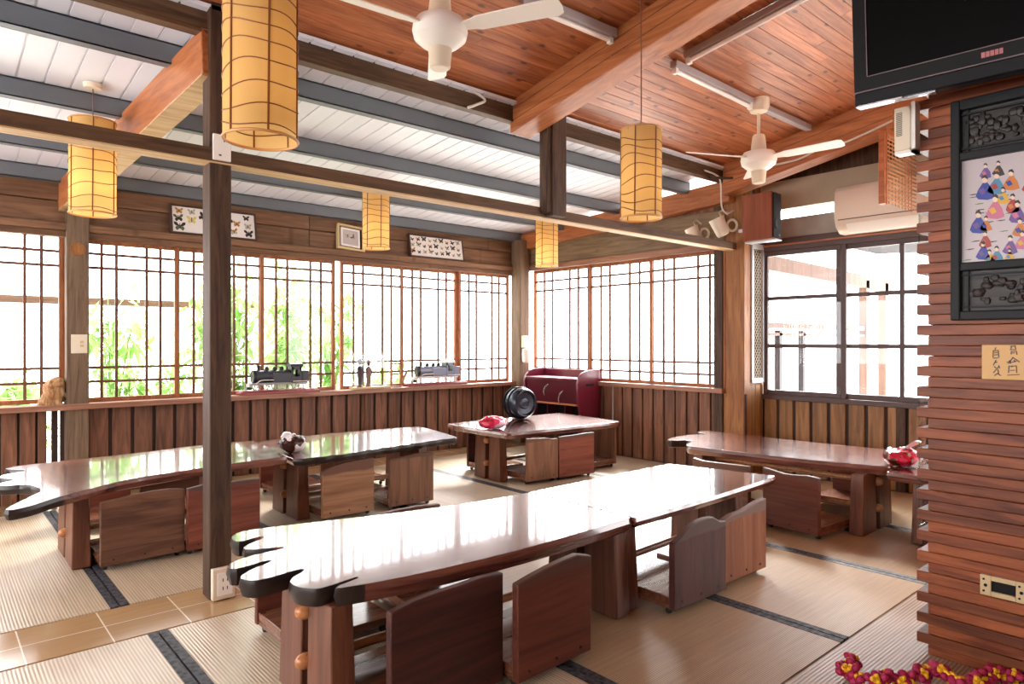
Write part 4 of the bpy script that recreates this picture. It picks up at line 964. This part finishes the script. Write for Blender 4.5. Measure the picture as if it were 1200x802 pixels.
make_train('glare-paled model steam locomotive on a red plinth, on the sill near the corner', 4.12, 4.64, plain('glare-paled locomotive metal', '7c8092', .3, .4), M['locow'], M['locow'])  # backlight glare put into this engine's paler metal and trim
t = thing('display_case', 'small glass display case on the sill between the two model locomotives', 'display case', (3.58, 6.345, .758))
m = MB(); m.box(-.24, .2, -.06, .06, 0, .022); m.build('base_board', M['frame_t'], t, bevel=.003)
m = MB(); m.box(-.22, .18, -.054, -.052, .022, .36); m.box(-.22, .18, .052, .054, .022, .36); m.box(-.22, -.218, -.052, .052, .022, .36); m.box(.178, .18, -.052, .052, .022, .36); m.build('glass_box', M['glass'], t, smooth=False)
m = MB(); m.box(-.24, .16, -.06, -.045, .36, .372); m.box(-.24, .16, .045, .06, .36, .372); m.box(-.24, -.222, -.045, .045, .36, .372); m.box(.142, .16, -.045, .045, .36, .372); m.build('top_frame', M['frame_t'], t, smooth=False)
def figurine(label, x, col, h):
    t = thing('figurine', label, 'figurine', (x, 6.345, .78)); m = MB()
    m.lathe([(.03, 0), (.032, .01), (.022, .02), (.026, .10 * h), (.03, .13 * h), (.024, .16 * h), (.03, .19 * h), (.02, .215 * h), (.009, .225 * h)], 14); m.sphere((0, 0, .25 * h), .021, 12, 8, (1, 1, 1.15))
    m.lathe([(.036, .262 * h), (.03, .27 * h), (.016, .29 * h), (.004, .30 * h)], 14)
    for s in (-1, 1): m.tube([(s * .024, 0, .20 * h), (s * .036, -.012, .16 * h), (s * .018, -.026, .13 * h)], [.009, .008, .006], 8)
    m.build('body', col, t)
figurine('slim dark carved figurine inside the glass display case', 3.44, plain('dark bronze', '4a4048', .5), 1.0)
figurine('paler brown carved figurine inside the glass display case', 3.54, plain('red bronze', '8a6a64', .5), .95)
t = thing('wooden_stand', 'small ladder-like wooden stand on the sill beside the glare-paled locomotive', 'stand', (3.872, 6.345, .758))
m = MB()
for xx in (-.06, .06): m.beam((xx, 0, 0), (xx, 0, .27), .016, .016, (0, 1, 0))
m.build('post', M['rafter'], t, smooth=False)
for z in (.02, .14, .25):
    m = MB(); m.box(-.06, .06, -.008, .008, z, z + .012); m.build('rung', M['oldpost'], t, smooth=False)
m = MB(); m.box(-.08, .08, -.04, .04, 0, .012); m.beam((.06, 0, .02), (.14, 0, .16), .02, .02, (0, 1, 0)); m.build('foot_board', M['rafter'], t)
t = thing('carved_root', 'lumpy carved root ornament on the sill beside the window column', 'ornament', (.76, 6.34, .758))
m = MB(); R = []
for j in range(18):
    z = j / 17 * .22; base = .088 * (1 - j / 17 * .35) * (1 if j < 16 else .6 if j < 17 else .15); q = []
    for k in range(26):
        a = 2 * PI * k / 26; n = mnoise.noise(Vector((math.cos(a) * 1.6, math.sin(a) * 1.6, z * 16))); n2 = mnoise.noise(Vector((math.cos(a) * 4, math.sin(a) * 4, z * 40 + 7)))
        r = base * (1 + .38 * n + .18 * n2); q.append((r * math.cos(a) + .03 * j / 17, r * .65 * math.sin(a), z))
    R.append(q)
m.rings(R); m.build('root_body', M['carvedwood'], t)
m = MB(); m.sphere((.03, -.045, .165), .03, 10, 8, (1.1, .7, 1)); m.sphere((-.02, -.05, .09), .034, 10, 8, (1, .6, 1.2)); m.build('knot', M['carvedwood'], t)

# ------------------------------------------------------------------ maroon chest in the corner
t = thing('maroon_chest', 'maroon cabinet with curved side panels in the corner under the shoji window', 'cabinet', (5.6, 5.5, 0)); O = (5.6, 5.5, 0)
Y0, Y1, X0, X1 = 5.06, 5.95, 5.40, 5.755
side = [(X0 + .04, 0), (X0 + .02, .2), (X0 + .03, .45), (X0 - .01, .62), (X0 - .015, .78), (X0 + .01, .86), (X0 + .07, .91), (X0 + .16, .935), (X1, .94), (X1, 0)]
for yy in (Y0, Y1 - .03):
    m = MB(); m.rings([[(a, yy, z) for a, z in side], [(a, yy + .03, z) for a, z in side]]); m.build('side_panel', M['maroon'], t, O, bevel=.004)
m = MB(); m.hexa([(X0 + .02, Y0 + .03, .56), (X0 + .05, Y0 + .03, .56), (X0 + .05, Y1 - .03, .56), (X0 + .02, Y1 - .03, .56), (X0 + .005, Y0 + .03, .82), (X0 + .035, Y0 + .03, .82), (X0 + .035, Y1 - .03, .82), (X0 + .005, Y1 - .03, .82)]); m.build('front_panel', M['maroond'], t, O, bevel=.004)
m = MB(); m.box(X0 - .005, X1 - .03, Y0 + .03, Y1 - .03, .82, .845); m.build('top_board', M['maroon'], t, O, bevel=.006)
m = MB(); m.box(X1 - .03, X1, Y0 + .03, Y1 - .03, .3, .93); m.build('back_rail', M['maroon'], t, O, bevel=.005)
m = MB(); m.box(X0 + .0, X0 + .045, Y0 + .03, Y1 - .03, .54, .56); m.build('front_rail', M['rafter'], t, O, bevel=.003)
m = MB(); m.box(X0 + .06, X1, Y0 + .03, Y1 - .03, .0, .30); m.box(X0 + .2, X0 + .22, Y0 + .03, Y1 - .03, .3, .54); m.build('lower_case', M['black'], t, O)
for f in (.3, .62):
    m = MB(); yy = Y0 + (Y1 - Y0) * f; m.box(X0 + .06, X0 + .2, yy - .008, yy + .008, .3, .54); m.build('divider', M['maroond'], t, O)
for (a, b, c) in ((5.60, .64, .76), (5.36, .56, .70)):
    m = MB(); m.tube([(X0 + .005, a, b), (X0 - .03, a - .02, b + .05), (X0 - .03, a - .04, c - .03), (X0 - .0, a - .06, c)], .009, 8); m.build('handle', M['silver'], t, O)
m = MB(); m.box(X0 + .12, X0 + .24, Y0 - .004, Y0 + .002, .76, .785); m.build('hand_slot', M['darkgap'], t, O)

t = thing('metal_drum', 'round blue grey metal drum lying on its side on the small square table', 'drum', (4.47, 5.0, .491), math.radians(-97))
T = Matrix.Translation((0, 0, .155)) @ Matrix.Rotation(PI / 2, 4, 'Y')
m = MB(); m.lathe([(.02, -.13), (.09, -.125), (.125, -.10), (.145, -.05), (.15, 0), (.152, .05), (.15, .08), (.14, .11), (.128, .125), (.115, .118), (.105, .098), (.06, .092), (.05, .102), (.02, .106)], 40, T); m.build('drum_shell', M['drum'], t)
for z, r in ((.03, .1545), (-.05, .149)):
    m = MB(); m.tube([T @ Vector((r * math.cos(a), r * math.sin(a), z)) for a in [2 * PI * k / 40 for k in range(41)]], .008, 8, False); m.build('band', M['black'], t)
m = MB(); m.tube([(-.1, .14, .12), (-.14, .17, .10), (-.16, .18, .05), (-.13, .16, .012)], .009, 8); m.build('strap', M['black'], t)

# ------------------------------------------------------------------ snack bags on the tables
def snack_bag(label, x, y, z, sx, sy, sz, rz, mat, seed, knot):
    t = thing('snack_bag', label, 'snack bag', (x, y, z), rz, 'snack bags on the tables'); m = MB(); R = []
    for j in range(1, 16):
        a = PI * j / 16 - PI / 2; q = []
        for k in range(28):
            b = 2 * PI * k / 28; d = Vector((math.cos(a) * math.cos(b), math.cos(a) * math.sin(b), math.sin(a)))
            n = 1 + .16 * mnoise.noise(d * 2.2 + Vector((seed, 0, 0))) + .10 * mnoise.noise(d * 6 + Vector((0, seed, 0)))
            q.append((d.x * sx * n, d.y * sy * n, max(0.001, (d.z * .95 + .85) * sz * n)))
        R.append(q)
    m.rings(R); m.build('bag_body', M[mat], t)
    m = MB(); kx, ky, kz = knot; a = Vector((0, 0, sz * 1.55)); b = Vector((kx, ky, kz))
    R = []
    for i in range(7):
        f = i / 6; p = a.lerp(b, f); w = (.045, .02, .012, .02, .034, .042, .03)[i]
        R.append([p + Vector((w * math.cos(c) * (1 + .3 * math.sin(3 * c + seed)), w * .7 * math.sin(c), .010 * math.sin(2 * c) + w * .25 * math.cos(c + 1))) for c in [2 * PI * k / 14 for k in range(14)]])
    m.rings(R); m.build('twisted_top', M['bagwhite'], t)
snack_bag('see-through bag of brown snacks at the join of the tables along the windows', 1.965, 4.60, .474, .10, .085, .066, .6, 'bag1', 1.3, (-.05, .03, .135))
snack_bag('hot pink snack bag on the edge of the small square table', 3.88, 4.70, .466, .13, .09, .062, -.5, 'bag2', 4.1, (-.02, .02, .10))
snack_bag('red snack bag on the darker table beside the plank wall', 4.80, 1.62, .445, .12, .10, .066, -.5, 'bag3', 7.7, (.05, -.06, .16))

# ------------------------------------------------------------------ loose cables
def cable(label, pts, r=.005, mat='cable'):
    m = MB(); P = [Vector(p) for p in pts]; Q = []
    for i in range(len(P) - 1):
        p0, p1, p2, p3 = P[max(i - 1, 0)], P[i], P[i + 1], P[min(i + 2, len(P) - 1)]
        for k in range(6):
            f = k / 6; Q.append(.5 * ((2 * p1) + (p2 - p0) * f + (2 * p0 - 5 * p1 + 4 * p2 - p3) * f * f + (3 * p1 - p0 - 3 * p2 + p3) * f ** 3))
    Q.append(P[-1]); m.tube(Q, r, 6); o = m.build('cable', M[mat], None, tuple(P[0])); tag(o, label, 'cable')
cable('pale cable draped along the header beam behind the large fan', [(1.25, 3.43, 2.87), (1.6, 3.425, 2.885), (1.9, 3.42, 2.87), (2.3, 3.425, 2.885), (2.6, 3.43, 2.875), (2.75, 3.41, 2.83), (2.68, 3.41, 2.78), (2.62, 3.42, 2.75)], .009)
cable('pale cable looping from the header beam down to the clip lamp', [(5.3, 3.42, 2.80), (5.45, 3.40, 2.78), (5.5, 3.38, 2.72), (5.52, 3.38, 2.5), (5.58, 3.36, 2.44), (5.66, 3.34, 2.47)], .008)
cable('grey cable curling over the top of the corner pillar', [(5.35, 3.40, 2.74), (5.6, 3.32, 2.76), (5.75, 3.27, 2.80), (5.8, 3.24, 2.74), (5.82, 3.22, 2.60)], .012, 'greysteel')
cable('pale cable running up the last rafter toward the television', [(5.585, 3.0, 2.80), (5.585, 2.7, 2.80), (5.58, 2.45, 2.87), (5.585, 2.3, 2.86), (5.585, 1.9, 2.96), (5.585, 1.5, 3.06)], .008)

# ------------------------------------------------------------------ outdoors, beyond the windows
def at(u, Y):
    k = (u - 600) / 788; return Y * (CT + k * ST) / (ST - k * CT)
def bamboo(label, x, y, h, n, lm, seed, spread=.35, cat='plant', nm='bamboo_plant', lo=.25):
    rr = random.Random(seed); t = thing(nm, label, cat, (x, y, -.3), rr.random() * 6, 'plants outside the long window')
    ms = MB(); ml = MB()
    for s in range(n):
        a = rr.random() * 6.28; d = spread * rr.random(); bx, by = math.cos(a) * d, math.sin(a) * d; hh = h * rr.uniform(.7, 1.0); lx, ly = rr.uniform(-.25, .25), rr.uniform(-.2, .2)
        P = [Vector((bx + lx * f * f, by + ly * f * f, hh * f)) for f in (0, .25, .5, .75, 1)]
        ms.tube(P, [.011, .010, .009, .006, .003], 6)
        for q in range(26):
            f = rr.uniform(lo, 1.0); i = min(int(f * 4), 3); p = P[i].lerp(P[i + 1], f * 4 - i)
            tw = Vector((rr.uniform(-1, 1), rr.uniform(-1, 1), rr.uniform(.0, .5))) * .16; tip = p + tw
            for w in range(3):
                dr = Vector((rr.uniform(-1, 1), rr.uniform(-1, 1), rr.uniform(-.9, .3))).normalized(); L = rr.uniform(.16, .32); sd = dr.cross(Vector((0, 0, 1))).normalized() * L * .12
                mid = tip + dr * L * .45
                ml._f([ml.bm.verts.new(v) for v in (tip, mid + sd, tip + dr * L + Vector((0, 0, -.02)), mid - sd)])
    ms.build('culm', M['culm'], t); o = ml.build('foliage', M[lm], t, smooth=False)
bamboo('bright green bamboo outside beside the window column', at(132, 7.6), 7.6, 2.3, 7, 'leaf', 1, .15)
bamboo('broad bamboo outside, seen around the dark post', at(268, 7.4), 7.4, 2.5, 12, 'leaf2', 2, .2)
bamboo('dense bamboo outside behind the dark grey locomotive', at(338, 8.25), 8.25, 2.7, 15, 'leaf', 3, .25)
bamboo('thin bamboo outside just short of the window mullion', at(388, 7.4), 7.4, 2.2, 6, 'leaf2', 4, .12)
bamboo('low leafy shrub outside at the far edge of the first window', at(6, 7.6), 7.6, 1.25, 8, 'leaf', 5, .25, nm='shrub', lo=.5)
bamboo('low leafy shrub outside behind the display case', at(448, 8.3), 8.3, 1.35, 7, 'leaf2', 6, .25, nm='shrub', lo=.4)
bamboo('sparse bamboo outside seen above the forked table', at(205, 8.2), 8.2, 1.7, 5, 'leaf2', 7, .3)
t = thing('garden_rail', 'weathered timber rail on posts outside the long window', 'rail', (2, 8.9, -.3))
m = MB(); m.box(-6, 2.4, -.04, .04, 1.97, 2.05); m.build('rail', M['raw'], t)
for xx in (-5.2, -2.2, .9, 2.36):
    m = MB(); m.box(xx - .04, xx + .04, .0, .08, 0, 2.0); m.build('post', M['rawp'], t)
t = thing('porch_frame', 'pale timber porch frame outside the wide clear window', 'porch frame', (6.6, 3.62, -.3))
m = MB(); m.beam((0, 0, 2.40), (3.6, 0, 2.32), .1, .16); m.build('top_beam', M['rawp'], t)
for xx in (.02, 2.75, 3.4):
    m = MB(); m.box(xx - .05, xx + .05, -.05, .05, 0, 2.36); m.build('post', M['rawp'], t)
m = MB(); m.box(.1, 2.7, -.03, .03, 1.70, 1.76); m.box(.1, 2.7, -.03, .03, 1.62, 1.65); m.build('mid_rail', M['rawp'], t)
for xx in (.45, 1.0):
    m = MB(); m.box(xx - .03, xx + .03, -.03, .03, 0 if xx < 1 else 0, 1.68); m.build('grey_post', M['greysteel'], t)
t = thing('porch_roof', 'grey corrugated sheet under the porch outside the wide clear window', 'roof sheet', (7.6, 2.6, 2.25))
m = MB()
for i in range(24):
    a = -.9 + i * .1; R = [(a, .0), (a + .05, .03), (a + .1, 0)]
    m.rings([[(q, -1.0, z) for q, z in R] + [(q, -1.0, z + .006) for q, z in R[::-1]], [(q, .8, z + .12) for q, z in R] + [(q, .8, z + .126) for q, z in R[::-1]]])
m.build('corrugated_sheet', plain('weathered grey sheet', '3a3c42', .6, noise=.3, nscale=3), t)

# ------------------------------------------------------------------ daylight and render settings
sl = bpy.data.lights.new('hazy_sun', 'SUN'); sl.energy = 32; sl.angle = math.radians(22); sl.color = (1, .97, .93)
so = bpy.data.objects.new('hazy_sun', sl); C.objects.link(so); so.location = (12, 9, 12); so.rotation_euler = Vector((.75, .58, .74)).to_track_quat('Z', 'Y').to_euler()
W = bpy.data.worlds.new('overcast sky'); bpy.context.scene.world = W; W.use_nodes = True
bg = W.node_tree.nodes['Background']; bg.inputs[0].default_value = (1.0, .985, 1.0, 1); bg.inputs[1].default_value = 9
sc = bpy.context.scene
sc.view_settings.view_transform = 'Standard'; sc.view_settings.look = 'None'; sc.view_settings.exposure = .0; sc.view_settings.gamma = 1; sc.view_settings.use_curve_mapping = False
cy = sc.cycles
cy.use_denoising = True; cy.max_bounces = 10; cy.diffuse_bounces = 5; cy.glossy_bounces = 4; cy.transparent_max_bounces = 16; cy.transmission_bounces = 4
cy.sample_clamp_indirect = 8; cy.caustics_reflective = False; cy.caustics_refractive = False
